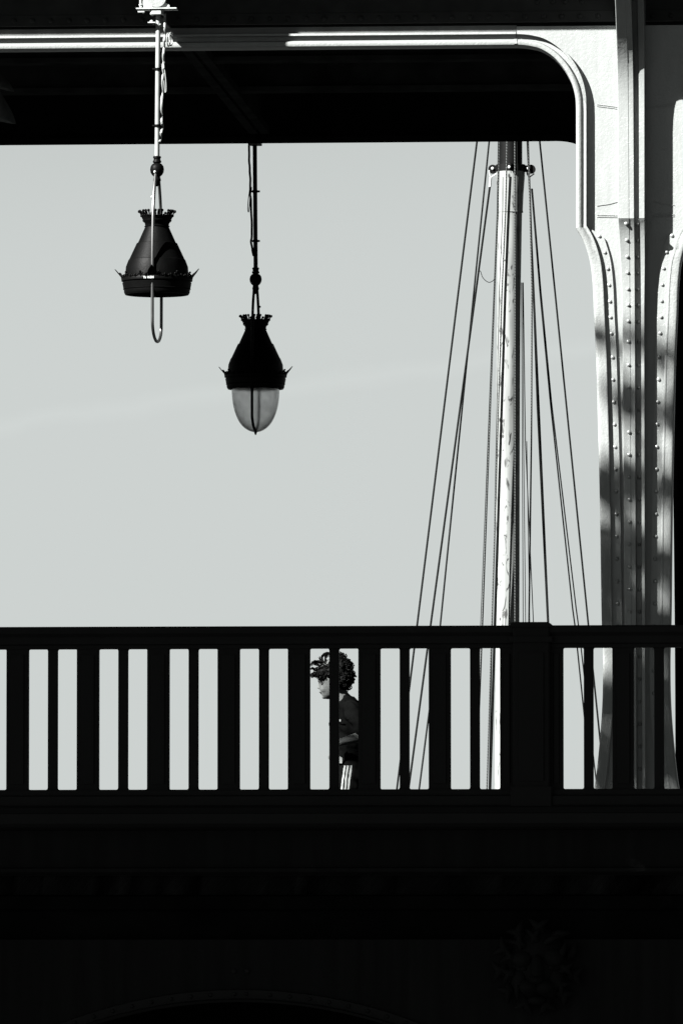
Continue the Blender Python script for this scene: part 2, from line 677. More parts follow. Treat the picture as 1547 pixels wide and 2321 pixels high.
g.cbox(xx(1158), xx(1252), -0.1, 0.1, z(1842), z(1785), 0.006)
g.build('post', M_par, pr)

# ------------------------------------------------------------------ near column
EDGE = [(1170, 103.5), (1188, 104.5), (1205, 107), (1226, 113), (1253, 130), (1276, 155), (1292, 182), (1301, 208), (1305, 236), (1305.5, 300), (1305.5, 420), (1305.5, 508),
        (1307, 521), (1313, 531), (1322, 548), (1330, 570), (1338, 602), (1343, 650), (1346, 720), (1350, 800), (1353, 900), (1357, 1050), (1360, 1200), (1363, 1400), (1366, 1500),
        (1364.5, 1600), (1357, 1700), (1347, 1785), (1330, 1870), (1318, 1955)]
edge = [((P(a, b, YW)).x, (P(a, b, YW)).z) for a, b in EDGE]
edge = crom(edge, 6)
XA = X(1440.5, YW, 900)
XAt = X(1440.5, YW, 900)


def pathn(path):
    out = []
    for i, p in enumerate(path):
        a, b = path[max(i - 1, 0)], path[min(i + 1, len(path) - 1)]
        tx, tz = b[0] - a[0], b[1] - a[1]
        l = math.hypot(tx, tz) or 1
        out.append((-tz / l, tx / l))     # left of travel
    return out


def sweep(g, path, prof, mirror=None):
    nn = pathn(path)
    rings = []
    for (p, n) in zip(path, nn):
        pf = prof(p) if callable(prof) else prof
        ring = [(p[0] + q * n[0], YW - d, p[1] + q * n[1]) for q, d in pf]
        if mirror is not None:
            ring = [(2 * mirror - a, b, c) for a, b, c in ring]
        rings.append(ring)
    g.loft(rings, True, True)


z236, z104, z520, z560 = Z(236, YW, 1305), Z(104, YW, 1200), Z(520, YW, 1305), Z(600, YW, 1305)


def rimprof(p):
    h = lerp([(z236, 0.0), (z104, 1.0)], p[1])       # wide recess on the level part only
    k = lerp([(z560, 1.0), (z520, 0.0)], p[1])       # flat riveted flange on the lower part
    rw = 0.010 + 0.020 * h
    d2 = 0.046 - 0.028 * h
    up_ = [(0, -0.12), (0, 0.046), (0.003, 0.056), (0.014, 0.06), (0.030, 0.057), (0.038, 0.048 - 0.012 * h), (0.039, d2), (0.039 + rw, d2 - 0.003), (0.040 + rw, 0.044), (0.053 + rw, 0.043), (0.054 + rw, -0.02)]
    lo_ = [(0, -0.12), (0, 0.030), (0.004, 0.036), (0.012, 0.038), (0.030, 0.038), (0.052, 0.038), (0.053, 0.0405), (0.060, 0.0405), (0.062, 0.0405), (0.065, 0.039), (0.066, -0.02)]
    return [(a + (c_ - a) * k, b + (d_ - b) * k) for (a, b), (c_, d_) in zip(up_, lo_)]


def strips(path, lo, hi):
    return [p for p in path if lo <= p[1] <= hi]


def offpath(path, q):
    return [(p[0] + q * n[0], p[1] + q * n[1]) for p, n in zip(path, pathn(path))]


def make_column():
    base = (XA, YW, 0.0)
    c = empty('iron_column', base, 'tall pale iron column with riveted ribs and curved flanges, sunlit', 'column', 'columns of the viaduct')
    g = MB()
    low = offpath(edge, 0.03)
    zt0 = Z(58, YW, 1300)
    st_ = [(low[0][0], zt0), low[0]]
    for p in low[1:]:
        if p[1] < st_[-1][1] - 0.0004:
            st_.append(p)
    g.loft([[(a, YW, b), (2 * XA - a, YW, b), (2 * XA - a, YW + 0.03, b), (a, YW + 0.03, b)] for a, b in st_], True, True)
    # welded seams across the web
    for (pts) in ([(1352, 236), (1385, 240), (1440, 249)], [(1352, 240), (1385, 244), (1440, 253)], [(1352, 487), (1402, 488)], [(1352, 491), (1402, 492)],
                  [(1352, 466), (1380, 462), (1402, 456)]):
        w0 = 0.0012
        q = [P(a, b, YW) for a, b in pts]
        for mir in (0, 1):
            rings = []
            for v in q:
                x_ = 2 * XA - v.x if mir else v.x
                rings.append([(x_, YW + 0.001, v.z - w0), (x_, YW - 0.004, v.z - w0), (x_, YW - 0.004, v.z + w0), (x_, YW + 0.001, v.z + w0)])
            g.loft(rings, True, True)
    g.build('web_plate', M_col, c)
    for mir in (None, XA):
        g = MB()
        sweep(g, edge, rimprof, mir)
        g.build('flange_moulding', M_rim, c, True, angle=50)
        # riveted cover strip on the lower part
        g = MB()
        lo = strips(edge, -0.1, Z(531, YW, 1320))
        path = lo
        nn = pathn(path)
        rings = []
        ztop = path[0][1]
        for p, n in zip(path, nn):
            k = min(1.0, (ztop - p[1]) / 0.06)
            o1 = 0.075 + 0.050 * k
            ring = [(0.06, 0.0), (0.06, 0.016), (o1, 0.016), (o1, 0.0)]
            rg = [(p[0] + q * n[0], YW - d, p[1] + q * n[1]) for q, d in ring]
            if mir is not None: rg = [(2 * XA - a, b, cc) for a, b, cc in rg]
            rings.append(rg)
        g.loft(rings, True, True)
        ry = [535, 572, 609, 646, 683, 719, 756] + [810 + 50.8 * i for i in range(24)]
        off = offpath(path, 0.100)
        for y_ in ry:
            zz = Z(y_, YW, 1380)
            best = min(off, key=lambda q: abs(q[1] - zz))
            x_ = best[0] if mir is None else 2 * XA - best[0]
            if zz > 0.02:
                g.rivet((x_, YW - 0.016, zz), 0.0124 * random.uniform(0.93, 1.06))
        g.build('cover_strip', M_col, c, True)
    # central rib: two bars with a groove between
    def ribbar(pxs, dtab, name, rivpx=None, rivy=None, recess=0.0):
        g = MB()
        n = len(pxs)
        for seg in (0, 1):
            rings = []
            ys = [-140, -60, 0, 30, 60, 90, 120, 150, 180, 210, 240, 270, 300, 340, 400, 460, 499] if seg == 0 else \
                [499.6, 507, 515, 525, 535, 547, 560, 575, 590, 610, 630, 660, 700, 800, 1000, 1200, 1420, 1600, 1800, 1955]
            for y_ in ys:
                d = lerp(dtab[seg], y_) - recess
                zz = Z(y_, YW, 1440)
                xs = [X(lerp(t, y_), YW, 900) for t in pxs]
                if len(xs) == 3:      # left bar with a slightly bevelled right third
                    ring = [(xs[0], YW, zz), (xs[0], YW - d + 0.004, zz), (xs[0] + 0.004, YW - d, zz), (xs[1], YW - d, zz), (xs[1] + 0.001, YW - d + 0.0022, zz), (xs[2] - 0.003, YW - d + 0.0022, zz), (xs[2], YW - d + 0.006, zz), (xs[2], YW, zz)]
                else:
                    ring = [(xs[0], YW, zz), (xs[0], YW - d, zz), (xs[1] - 0.003, YW - d, zz), (xs[1], YW - d + 0.003, zz), (xs[1], YW, zz)]
                rings.append(ring)
            g.loft(rings, True, True)
        if rivpx:
            for y_ in [511, 547, 584, 620, 657, 693, 730, 776] + [829 + 50.8 * i for i in range(22)]:
                d = lerp(dtab[1], y_) - recess
                g.rivet((X(lerp(rivpx, y_), YW, 900), YW - d, Z(y_, YW, 1440)), 0.0120 * random.uniform(0.93, 1.06))
        return g.build(name, M_col, c, True, angle=30)
    up = [(-140, 0.75), (0, 0.56), (50, 0.42), (100, 0.29), (130, 0.225), (160, 0.184), (190, 0.160), (225, 0.148), (270, 0.143), (499, 0.143)]
    upr = [(-140, 0.60), (0, 0.36), (50, 0.28), (100, 0.205), (140, 0.170), (180, 0.152), (220, 0.143), (499, 0.143)]
    dn = [(499, 0.170), (515, 0.142), (535, 0.120), (560, 0.104), (590, 0.092), (630, 0.084), (700, 0.08), (1955, 0.08)]
    ribbar([[(0, 1402), (499, 1402), (499.5, 1403), (600, 1407), (700, 1411), (1400, 1415), (1955, 1416)], [(0, 1425), (700, 1428), (1955, 1431)], [(0, 1438), (700, 1440), (1955, 1442)]],
           (up, dn), 'rib', [(500, 1421), (700, 1424.5), (1955, 1429)])
    ribbar([[(0, 1438.3), (700, 1440.3), (1955, 1442.3)], [(0, 1450), (499, 1450), (500, 1452), (700, 1453), (1955, 1454)]], (upr, dn), 'groove_plate', [(500, 1446), (1955, 1449)], None, 0.048)
    ribbar([[(0, 1450.3), (499, 1450.3), (500, 1452.3), (700, 1453.3), (1955, 1454.3)], [(0, 1464), (600, 1463), (700, 1461.5), (1955, 1461)]], (upr, dn), 'rib_edge')
    g = MB()
    g.cbox(X(1290, YW), X(1590, YW), YW - 0.28, YW + 0.3, 0.0, 0.12, 0.02)
    g.cbox(X(1310, YW), X(1570, YW), YW - 0.22, YW + 0.25, 0.12, 0.2, 0.02)
    g.build('foot', M_col, c)
    return c


make_column()

# ------------------------------------------------------------------ viaduct
YF = 11.8
vd_ = empty('metro_viaduct', (0, YW, 5.0), 'dark iron metro viaduct overhead with riveted girder and sunlit lintel moulding', 'viaduct')
jx = edge[0][0]
jz = edge[0][1]
lx = X(-9000, YW, 100)
rx = 2 * XA - jx
zl0 = Z(113.5, YW, 0)
LZ = lambda x_: jz     # lintel edge is level
ztop = Z(58, YW, 1000)
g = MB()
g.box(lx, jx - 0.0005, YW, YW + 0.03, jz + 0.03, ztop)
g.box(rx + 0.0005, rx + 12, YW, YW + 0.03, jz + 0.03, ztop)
g.build('lintel_web', M_lint_shade, vd_)
for (a, b, m_) in ((lx, jx - 0.002, None), (rx + 0.002, rx + 12, None)):
    g = MB()
    path = [(a + (b - a) * i / 60.0, jz) for i in range(61)]
    sweep(g, path, rimprof)
    g.build('lintel_moulding', M_rim, vd_, True, angle=50)
# joint collar on the moulding
g = MB()
sweep(g, [(jx - 0.012, jz), (jx + 0.006, jz)], [(-0.001, -0.1), (-0.002, 0.04), (0.008, 0.062), (0.036, 0.061), (0.0395, 0.04), (0.0395, -0.02)])
g.build('joint_collar', M_rim, vd_)
# riveted strip, plate above and the walkway slab that overhangs
YS = 5.45
z68 = Z(67, YW, 1330)
ze = z68 + (YW - YS) * S.z / -S.y
g = MB()
zr = Z(42, YW - 0.06, 773)
g.box(lx, rx + 12, YW - 0.014, YW + 0.02, Z(53, YW, 773), Z(29, YW, 773))
g.box(lx, rx + 12, YW - 0.008, YW + 0.02, Z(28.5, YW, 773), ze)
x_ = X(-400, YW)
px = -380
while px < 1900:
    if not (330 < px < 410 and False):
        g.rivet((X(px, YW, 40), YW - 0.014, (Z(53, YW, 773) + Z(29, YW, 773)) / 2), 0.0165)
    px += 41.3
for px in (1217, 1252, 1280, 1318):
    g.rivet((X(px, YW, 0), YW - 0.008, Z(4, YW, 1250)), 0.0165)
g.build('fascia_plate', M_dark, vd_, True)
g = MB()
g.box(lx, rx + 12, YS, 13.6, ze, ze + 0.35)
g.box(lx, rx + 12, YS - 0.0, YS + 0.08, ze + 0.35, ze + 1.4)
g.build('walkway_slab', M_dark, vd_)
g = MB()
for (yy, py0, py1, dep) in ((7.3, 130, 141, 0.35), (9.2, 198, 209, 0.35)):
    zz0, zz1 = Z(py1, yy, 500), Z(py0, yy, 500)
    g.box(lx, rx + 12, yy - 0.08, yy + 0.08, zz0, zz0 + 0.03)
    g.box(lx, rx + 12, yy - 0.01, yy + 0.01, zz0 + 0.03, ze)
    g.build('stringer', M_brace, vd_)
    g = MB()

# transverse braces under the track
g = MB()
for xo in (0.0,):
    x0 = X(425, 6.2, 110) + xo
    zc = Z(100, 6.2, 425)
    g.box(x0 - 0.07, x0 - 0.012, YW + 0.06, YF - 0.2, zc, zc + 0.02)
    g.box(x0 + 0.012, x0 + 0.07, YW + 0.06, YF - 0.2, zc, zc + 0.02)
    g.box(x0 - 0.07, x0 + 0.07, YW + 0.06, YF - 0.2, zc + 0.02, zc + 0.05)
    g.box(x0 - 0.012, x0 + 0.012, YW + 0.06, YF - 0.2, zc + 0.05, ze)
g.build('cross_brace', M_brace, vd_)
# far girder with its arched corner, cut round the sky
g = MB()
far = [(1150, 318), (1240, 317.3), (1258, 317), (1275, 317.8), (1290, 320), (1304, 324), (1330, 334), (1365, 355), (1400, 390), (1430, 430), (1460, 480), (1485, 540), (1508, 620), (1520, 760), (1524, 1000),
       (1529, 1400), (1531, 1800), (1531, 1960)]
zf = P(1150, 318, YF)
fp = [(P(a, b, YF).x, P(a, b, YF).z) for a, b in far]
poly = [(lx - 2, ze)] + [(lx - 2, zf.z)] + crom(fp, 5) + [(X(1900, YF), 0.0), (X(1900, YF), 2.5), (X(1990, YF), zf.z), (rx + 12, zf.z), (rx + 12, ze)]
g.prism(poly, YF, YF + 0.06)
g.build('far_girder', M_soffit_shade, vd_)
g = MB()
fr = offpath([(lx - 2 + (fp[0][0] - lx + 2) * i / 20, zf.z) for i in range(20)] + crom(fp, 5), 0.0)
nn = pathn(fr)
g.loft([[(p[0] + q * n[0], YF - d, p[1] + q * n[1]) for q, d in ((0, -0.07), (0, 0.09), (0.03, 0.09), (0.03, -0.07))] for p, n in zip(fr, nn)], True, True)
px = -300
while px < 1250:
    g.rivet((X(px, YF, 320), YF, zf.z + 0.11), 0.014)
    px += 33
g.build('far_flange', M_soffit_shade, vd_)
g = MB()   # unseen block added at the overhang, out of frame, to shadow the moulding
bx = X(597, YW, 100)
kx = S.x / S.y
# its shadow must lie on the moulding between the two sunlit stretches
yb0, yb1 = 4.85, 5.35
dyb = YW - 0.05 - yb0
g.box(bx - 0.27 - dyb * kx, bx + 0.16 - dyb * kx, yb0, yb1, Z(118, YW, 553) + dyb * S.z / -S.y, ze + 0.9)
g.box(bx - 0.27 - dyb * kx, bx + 0.16 - dyb * kx, yb0, YS + 0.04, ze + 0.9, ze + 1.1)
g.build('shadow_block', M_dark, vd_)

# ------------------------------------------------------------------ lamps
YL = 5.3
SL = FPX / (YL - CAM.y)          # pixels per metre there
LC = P(355.5, 668, YL)


def lamp_parts(root, globe):
    c = Vector(root.location)
    h = lambda py: (668 - py) / SL
    r = lambda p: p / SL
    # pole
    g = MB()
    g.tube([(c.x + r(2.5), c.y, c.z + h(24)), (c.x + r(1.5), c.y, c.z + h(150)), (c.x, c.y, c.z + h(352))], r(5.6), 16)
    pole = g.build('pole', M_pipe if not globe else M_pipe, root, True)
    for py, dx in ((150, 2), (280, 1)):
        g = MB()
        g.lathe([(r(5.7), -r(3)), (r(7.6), -r(3)), (r(7.6), r(3)), (r(5.7), r(3))], (c.x + r(dx), c.y, c.z + h(py)), 20)
        g.tube([(c.x - r(11), c.y, c.z + h(py)), (c.x - r(4), c.y, c.z + h(py))], r(2.6), 8)
        g.tube([(c.x + r(5), c.y, c.z + h(py)), (c.x + r(13), c.y + 0.0, c.z + h(py))], r(2.2), 8)
        g.build('clamp', M_lamp, root, True)
    # loose conduit beside the pole
    g = MB()
    pts = [(17, 22), (17.5, 56), (16.5, 80), (15, 105), (14, 130), (15, 152), (13, 172), (11, 220), (10, 262), (12, 281), (9, 300), (6, 318)]
    g.tube([(c.x + r(a), c.y + 0.012 * math.sin(i), c.z + h(b)) for i, (a, b) in enumerate(crom(pts, 5))], r(2.9), 8)
    pts = [(13, 128), (17, 150), (20, 175), (21, 196), (19, 204), (17, 190), (15, 165), (12, 150), (11, 138)]
    g.tube([(c.x + r(a), c.y - 0.01, c.z + h(b)) for a, b in crom(pts, 4)], r(1.1), 6)
    g.build('cable', M_pipe, root, True)
    # insulator coil
    g = MB()
    for dx, dz, rr in ((26, 82, 15), (31, 81, 15)):
        pts = [(c.x + r(dx) + 0.009 * math.cos(t), c.y + 0.02 * math.cos(t), c.z + h(dz) + r(rr) * math.sin(t)) for t in [i * 2 * math.pi / 16 for i in range(17)]]
        g.tube(pts, r(1.7), 6)
    g.build('wire_loop', M_pipe, root, True)
    # knuckle with its collar and ball
    g = MB()
    g.lathe([(r(5), h(349)), (r(8.6), h(350)), (r(9.4), h(353)), (r(7.8), h(355)), (r(7.8), h(359)), (r(9.8), h(361)), (r(9.8), h(364)), (r(7), h(366)), (r(11), h(368)), (r(14.6), h(373)),
             (r(16), h(380)), (r(15), h(387)), (r(11.5), h(393)), (r(7), h(397)), (r(8.5), h(402)), (r(9), h(406)), (r(6.5), h(409)), (r(6), h(416)), (r(2), h(419))], (c.x, c.y, c.z), 28)
    g.build('ball_joint', M_lamp, root, True, angle=50)
    # bail: two arms from the ball, down outside the shade, closing in a U below
    rb = 0.198
    g = MB()
    ux, uy = r(3.2), rb
    full = []
    for t, py in ((0.22, 388), (0.58, 430), (0.80, 470), (0.90, 520), (0.97, 570), (1.0, 615), (1.0, 668), (0.985, 735)):
        full.append((t, py))
    def arm(sg, tab):
        return [(c.x + sg * ux * (0.25 + 0.75 * t), c.y + sg * uy * t, c.z + h(py)) for t, py in tab]
    left = arm(-1, crom(full, 4))
    bot = [(c.x - ux * math.cos(a) * (0.985), c.y - uy * math.cos(a) * 0.985, c.z + h(735) - r(40) * math.sin(a)) for a in [math.pi * i / 20 for i in range(1, 20)]]
    right = arm(1, crom(full, 4))[::-1]
    g.tube(left + bot + right, r(3.6), 8)
    bail = g.build('bail', M_bail, root, True)
    g = MB()
    g.ball((c.x - ux * 0.3 - r(2), c.y - uy * 0.26 - r(3), c.z + h(388)), r(3.2), 10, 6)
    g.build('bolt', M_galv, root, True)
    g = MB()
    g.ball((c.x - ux * 0.8 - r(4), c.y - uy * 0.70, c.z + h(448)), r(3), 10, 6)
    g.build('bolt', M_galv, root, True)
    # crown at the top of the shade
    g = MB()
    g.lathe([(r(27), h(513)), (r(29.5), h(511)), (r(27), h(509)), (r(28.5), h(503)), (r(32.5), h(500)), (r(33.5), h(497)), (r(32.6), h(496)), (r(36.8), h(487)), (r(35.2), h(487)), (r(31), h(496.5)), (r(28), h(500)), (r(25), h(511)), (r(24), h(513))],
            (c.x, c.y, c.z), 40)
    for k in range(8):
        a = k * math.pi / 4 + 0.2
        da = 0.235
        for i in range(6):
            a1, a2 = a - da + 2 * da * i / 6, a - da + 2 * da * (i + 1) / 6
            gap = i in (1, 4)
            ringz = [(32.5, 496), (36.5, 488)] + ([] if gap else [(40.5, 479)])
            for (ra, za), (rb_, zb2) in zip(ringz, ringz[1:]):
                vs_ = []
                for (rr, zz) in ((ra, za), (rb_, zb2)):
                    for aa in (a1, a2):
                        for th in (0, 1.6):
                            vs_.append((c.x + r(rr - th) * math.cos(aa), c.y + r(rr - th) * math.sin(aa), c.z + h(zz)))
                g.add(vs_, [(0, 2, 6, 4), (1, 5, 7, 3), (0, 4, 5, 1), (2, 3, 7, 6), (4, 6, 7, 5), (0, 1, 3, 2)])
        for i in (-1, 0, 1):
            aa = a + i * 0.19
            g.ball((c.x + r(40.8) * math.cos(aa), c.y + r(40.8) * math.sin(aa), c.z + h(477)), r(3.3), 8, 6)
    # low scallops between the merlons
    for k in range(24):
        aa = k * math.pi / 12
        g.ball((c.x + r(36.4) * math.cos(aa), c.y + r(36.4) * math.sin(aa), c.z + h(487)), r(2.4), 8, 6)
    g.build('crown', M_lamp, root, True, angle=50)
    # conical shade (open below)
    g = MB()
    g.lathe([(r(27), h(512)), (r(43.5), h(549)), (r(46.2), h(549.8)), (r(63.5), h(587)), (r(65), h(588)), (r(71), h(604)), (r(73), h(632)), (r(71), h(632)), (r(68.5), h(605)), (r(25), h(513))], (c.x, c.y, c.z), 56)
    g.build('shade', M_lamp, root, True, angle=25)
    # fluted ring
    g = MB()
    g.lathe([(r(72), h(626)), (r(80), h(629)), (r(81.5), h(632)), (r(81), h(637)), (r(78), h(638)), (r(77.5), h(640)), (r(79), h(641)), (r(76.5), h(654)), (r(77.5), h(655)), (r(75.5), h(657)),
             (r(75), h(663)), (r(73.5), h(666)), (r(72.2), h(668)), (r(69), h(668)), (r(69), h(628))], (c.x, c.y, c.z), 288, 72, (h(653), h(642)), 0.003)
    g.build('ring', M_lamp, root, True, angle=40)
    # acroteria: four tall spikes and palmettes between
    g = MB()

    def leafplate(a, w0, hh, lean, spike):
        outl = [(-w0, 0), (-w0 * 0.95, hh * 0.22), (-w0 * 0.6, hh * 0.35), (-w0 * 0.42, hh * 0.6), (0, hh), (w0 * 0.42, hh * 0.6), (w0 * 0.6, hh * 0.35), (w0 * 0.95, hh * 0.22), (w0, 0)]
        vs_ = []
        for th in (0, 0.006):
            for (s_, q) in outl:
                rr = r(79) - th + q * lean
                aa = a + s_ / r(79)
                vs_.append((c.x + rr * math.cos(aa), c.y + rr * math.sin(aa), c.z + h(632) + q))
        n = len(outl)
        g.add(vs_, [tuple(range(n)), tuple(range(n, 2 * n))[::-1]] + [(i, i + n, (i + 1) % n + n, (i + 1) % n) for i in range(n)])
    a_off = math.atan2(-1, -0.03)
    for k in range(4):
        leafplate(a_off + k * math.pi / 2, 0.047, 0.062 if k % 2 == 1 else 0.068, 0.80, True)
    for k in range(36):
        a = a_off + k * math.pi / 18
        if k % 9 in (0,): continue
        big = k % 3 == 1
        q = 0.030 if big else 0.014
        for (ds, dq) in ((0, 1.0), (-0.010, 0.6), (0.010, 0.6)):
            rr = r(79) + q * dq * 0.5
            aa = a + ds / r(79)
            g.ball((c.x + rr * math.cos(aa), c.y + rr * math.sin(aa), c.z + h(631) + q * dq), 0.0065, 8, 6)
        rr = r(79)
        g.tube([(c.x + rr * math.cos(a), c.y + rr * math.sin(a), c.z + h(634)), (c.x + (rr + 0.01) * math.cos(a), c.y + (rr + 0.01) * math.sin(a), c.z + h(631) + q)], 0.005, 6)
    g.build('cresting', M_lamp, root, True, angle=50)
    # inside: lamp holder
    g = MB()
    g.lathe([(0.012, h(575)), (0.05, h(580)), (0.05, h(610)), (0.03, h(640)), (0.001, h(642))], (c.x, c.y, c.z), 20)
    g.build('lamp_holder', M_lamp, root, True)


def fixture(c):
    """bracket bolted to the viaduct that carries a lamp pole"""
    h = lambda py: (668 - py) / SL
    r = lambda p: p / SL
    e = empty('pole_bracket', (c.x, c.y, c.z + h(38)), 'pale steel bracket and clamp plates above the left lamp pole', 'bracket')
    g = MB()
    g.cbox(c.x - r(15), c.x + r(14), c.y - 0.05, c.y + 0.05, c.z + h(25), c.z + h(13.2), 0.012)
    g.build('socket_block', M_galv, e)
    g = MB()
    g.box(c.x - r(47), c.x + r(46), c.y - 0.06, c.y + 0.06, c.z + h(13), c.z + h(10.8))
    g.build('clamp_plate', M_galv, e)
    g = MB()
    g.prism([(c.x - r(32), c.z + h(10.5)), (c.x + r(29), c.z + h(10.5)), (c.x + r(29), c.z + h(4)), (c.x + r(14), c.z + h(-6)), (c.x + r(8), c.z + h(-40)), (c.x - r(20), c.z + h(-40)), (c.x - r(32), c.z + h(-6))],
            c.y - 0.03, c.y + 0.05)
    g.build('housing', M_galv, e)
    g = MB()
    g.tube([(c.x, c.y - 0.045, c.z + h(-12)), (c.x, c.y + 0.03, c.z + h(-12))], r(21), 28)
    g.build('junction_cap', M_rim, e, True)
    g = MB()
    for a, b, rr in ((-37, 3, 4.5), (-36, 8, 3.2), (-36, 19, 3.2), (-31, 22.5, 1.6), (-12, 41, 4.0), (-8, 48, 1.6), (8, 48, 1.8)):
        g.ball((c.x + r(a), c.y - 0.03, c.z + h(b)), r(rr), 10, 6, (1, 1, 0.8))
        g.build('clamp_bolt', M_galv, e, True)
        g = MB()
    g.box(c.x - r(43), c.x - r(28), c.y - 0.05, c.y - 0.01, c.z + h(20.5), c.z + h(18))
    g.build('clamp_lug', M_galv, e, True)
    g = MB()
    g.box(c.x - r(20), c.x - r(3), c.y - 0.05, c.y - 0.01, c.z + h(45), c.z + h(43))
    g.build('clamp_lug', M_galv, e, True)
    g = MB()
    g.box(c.x - r(40), c.x - r(36), c.y - 0.03, c.y, c.z + h(8), c.z + h(-30))
    g.build('clamp_lug', M_galv, e, True)
    g = MB()
    g.box(c.x - r(10), c.x + r(10), c.y + 0.03, YW - 0.05, c.z + h(30), c.z + h(-60))
    g.box(c.x - 0.02, c.x + 0.02, c.y - 0.02, c.y + 0.02, c.z + h(-40), ze + 0.02)
    g.box(c.x - 0.02, c.x + 0.02, c.y, YS + 0.03, ze + 0.02, ze + 0.06)
    g.build('wall_arm', M_dark, e)
    return e


lamp1 = empty('hanging_lamp', LC, 'black conical hanging lamp on a sunlit pole with empty hoop and no globe', 'lamp', 'hanging lamps under the viaduct')
lamp_parts(lamp1, False)
fixture(LC)
YL2 = 12.5
LC2 = P(579, 882, YL2)


def children(o):
    return [q for q in bpy.data.objects if q.parent == o]


def copy_tree(o, parent=None):
    c = o.copy()
    sc.collection.objects.link(c)
    c.parent = parent
    for q in children(o):
        if q.name.startswith('wire_loop'): continue
        copy_tree(q, c)
    return c


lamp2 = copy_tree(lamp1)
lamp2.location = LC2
lamp2.rotation_euler = (0, 0, math.pi)
lamp2['label'] = 'black conical hanging lamp with a dusty rounded glass globe, against the sky'
for q in children(lamp2):  # pole and fittings recoloured black, so their shade is in the colour
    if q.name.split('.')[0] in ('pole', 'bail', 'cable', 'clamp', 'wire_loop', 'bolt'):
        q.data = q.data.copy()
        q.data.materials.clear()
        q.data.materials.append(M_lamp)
bpy.context.view_layer.update()
g = MB()
cl = LC2
rg, dg = 0.162, 0.300
out_p = crom([(0.166, 0.02), (0.166, 0.0), (0.1635, -0.05), (0.158, -0.10), (0.1465, -0.15), (0.128, -0.20), (0.103, -0.242), (0.073, -0.272), (0.038, -0.292), (0.0005, -dg)], 3)
in_p = [(max(a - 0.011, 0.0004), b + 0.010 * min(1.0, max(0.0, (-b - 0.05) / 0.25))) for a, b in out_p][::-1]
g.lathe(out_p + in_p, (cl.x, cl.y, cl.z), 56)
gl = g.build('globe', M_glass, lamp2, True, angle=60)
gl['label'] = 'dusty translucent glass globe'
# the root is turned half way round: bring the globe's coordinates along (it is round, so only the offset matters)
g = MB()
g.tube([(cl.x, cl.y, cl.z - dg + 0.004), (cl.x, cl.y, cl.z - dg - 0.018)], [0.012, 0.004], 10)
g.build('finial', M_lamp, lamp2, True)

# painted number on the first lamp's ring
try:
    fc = bpy.data.curves.new('number', 'FONT')
    fc.body = 'Ts 16281'
    fc.size = 0.0185
    fc.align_x = 'CENTER'
    fc.align_y = 'CENTER'
    fc.extrude = 0.0004
    fc.offset = 0.0004
    fo = bpy.data.objects.new('number', fc)
    sc.collection.objects.link(fo)
    bpy.context.view_layer.update()
    me = bpy.data.meshes.new_from_object(fo.evaluated_get(bpy.context.evaluated_depsgraph_get()))
    bpy.data.objects.remove(fo)
    rr = 81.3 / SL
    for v in me.vertices:
        x_, y_, z_ = v.co
        a = -math.pi / 2 + (x_ - 0.030) / rr
        v.co = (rr * math.cos(a) + z_ * math.cos(a), (rr + 0.0012 + z_) * math.sin(a), (668 - 634.2) / SL + y_)
    me.materials.clear()
    me.materials.append(M_mark)
    no = bpy.data.objects.new('painted_number', me)
    sc.collection.objects.link(no)
    no.parent = lamp1
except Exception as ex:
    print('text failed', ex)

# second lamp's holder on the far side of the viaduct
e = empty('pole_bracket', (LC2.x, LC2.y, LC2.z + 630 / SL), 'dark bracket on the far girder behind the globe lamp', 'bracket')
g = MB()
g.cbox(LC2.x - 0.04, LC2.x + 0.04, YF + 0.06, LC2.y + 0.05, LC2.z + 1.70, LC2.z + 1.76, 0.01)
g.build('socket_block', M_dark, e)
g = MB()
g.box(LC2.x - 0.1, LC2.x + 0.1, YF + 0.062, YF + 0.09, LC2.z + 1.74, LC2.z + 1.98)
g.build('clamp_plate', M_dark, e)

# ------------------------------------------------------------------ drooping cloth at the left edge, under the viaduct
Yc = 8.2
g = MB()
for (top, bot, cx_, rw) in ((158, 206, -4, 33), (197, 279, -6, 39)):
    rings = []
    for i in range(12):
        t = i / 11
        rr = rw * math.sin(min(1.0, 0.12 + t * 0.95) * math.pi / 2) * (0.35 + 0.65 * t ** 0.6)
        ring = []
        for k in range(28):
            a = 2 * math.pi * k / 28
            fold = 1 + 0.10 * math.sin(5 * a) * t
            y_ = top + (bot - top) * t - (18 * t * t * (1 - math.cos(a)) / 2 if t > 0.3 else 0)
            p = P(cx_ + rr * fold * math.cos(a), y_, Yc)
            ring.append((p.x, Yc + rr / 360 * fold * math.sin(a), p.z))
        rings.append(ring)
    g.loft(rings, True, False)
pc = P(-6, 158, Yc)
g.tube([(pc.x, Yc, pc.z), (pc.x, Yc, ze)], 0.006, 6)
o = g.build('hanging_cloth', M_cloth, None, True)
tag(o, 'grey cloth bundle hanging in the shade at the left edge', 'cloth')

# ------------------------------------------------------------------ ship with mast and rigging
YM = 30.0
SM = FPX / (YM - CAM.y)
xm = X(1152, YM, 900)
sh = empty('sailing_ship', (xm, YM, -4.5), 'moored sailing ship behind the bridge with pale wooden mast and taut stays', 'ship')


def PM(px, py, dy=0.0):
    q = P(px, py, YM + dy)
    return (q.x, q.y, q.z)


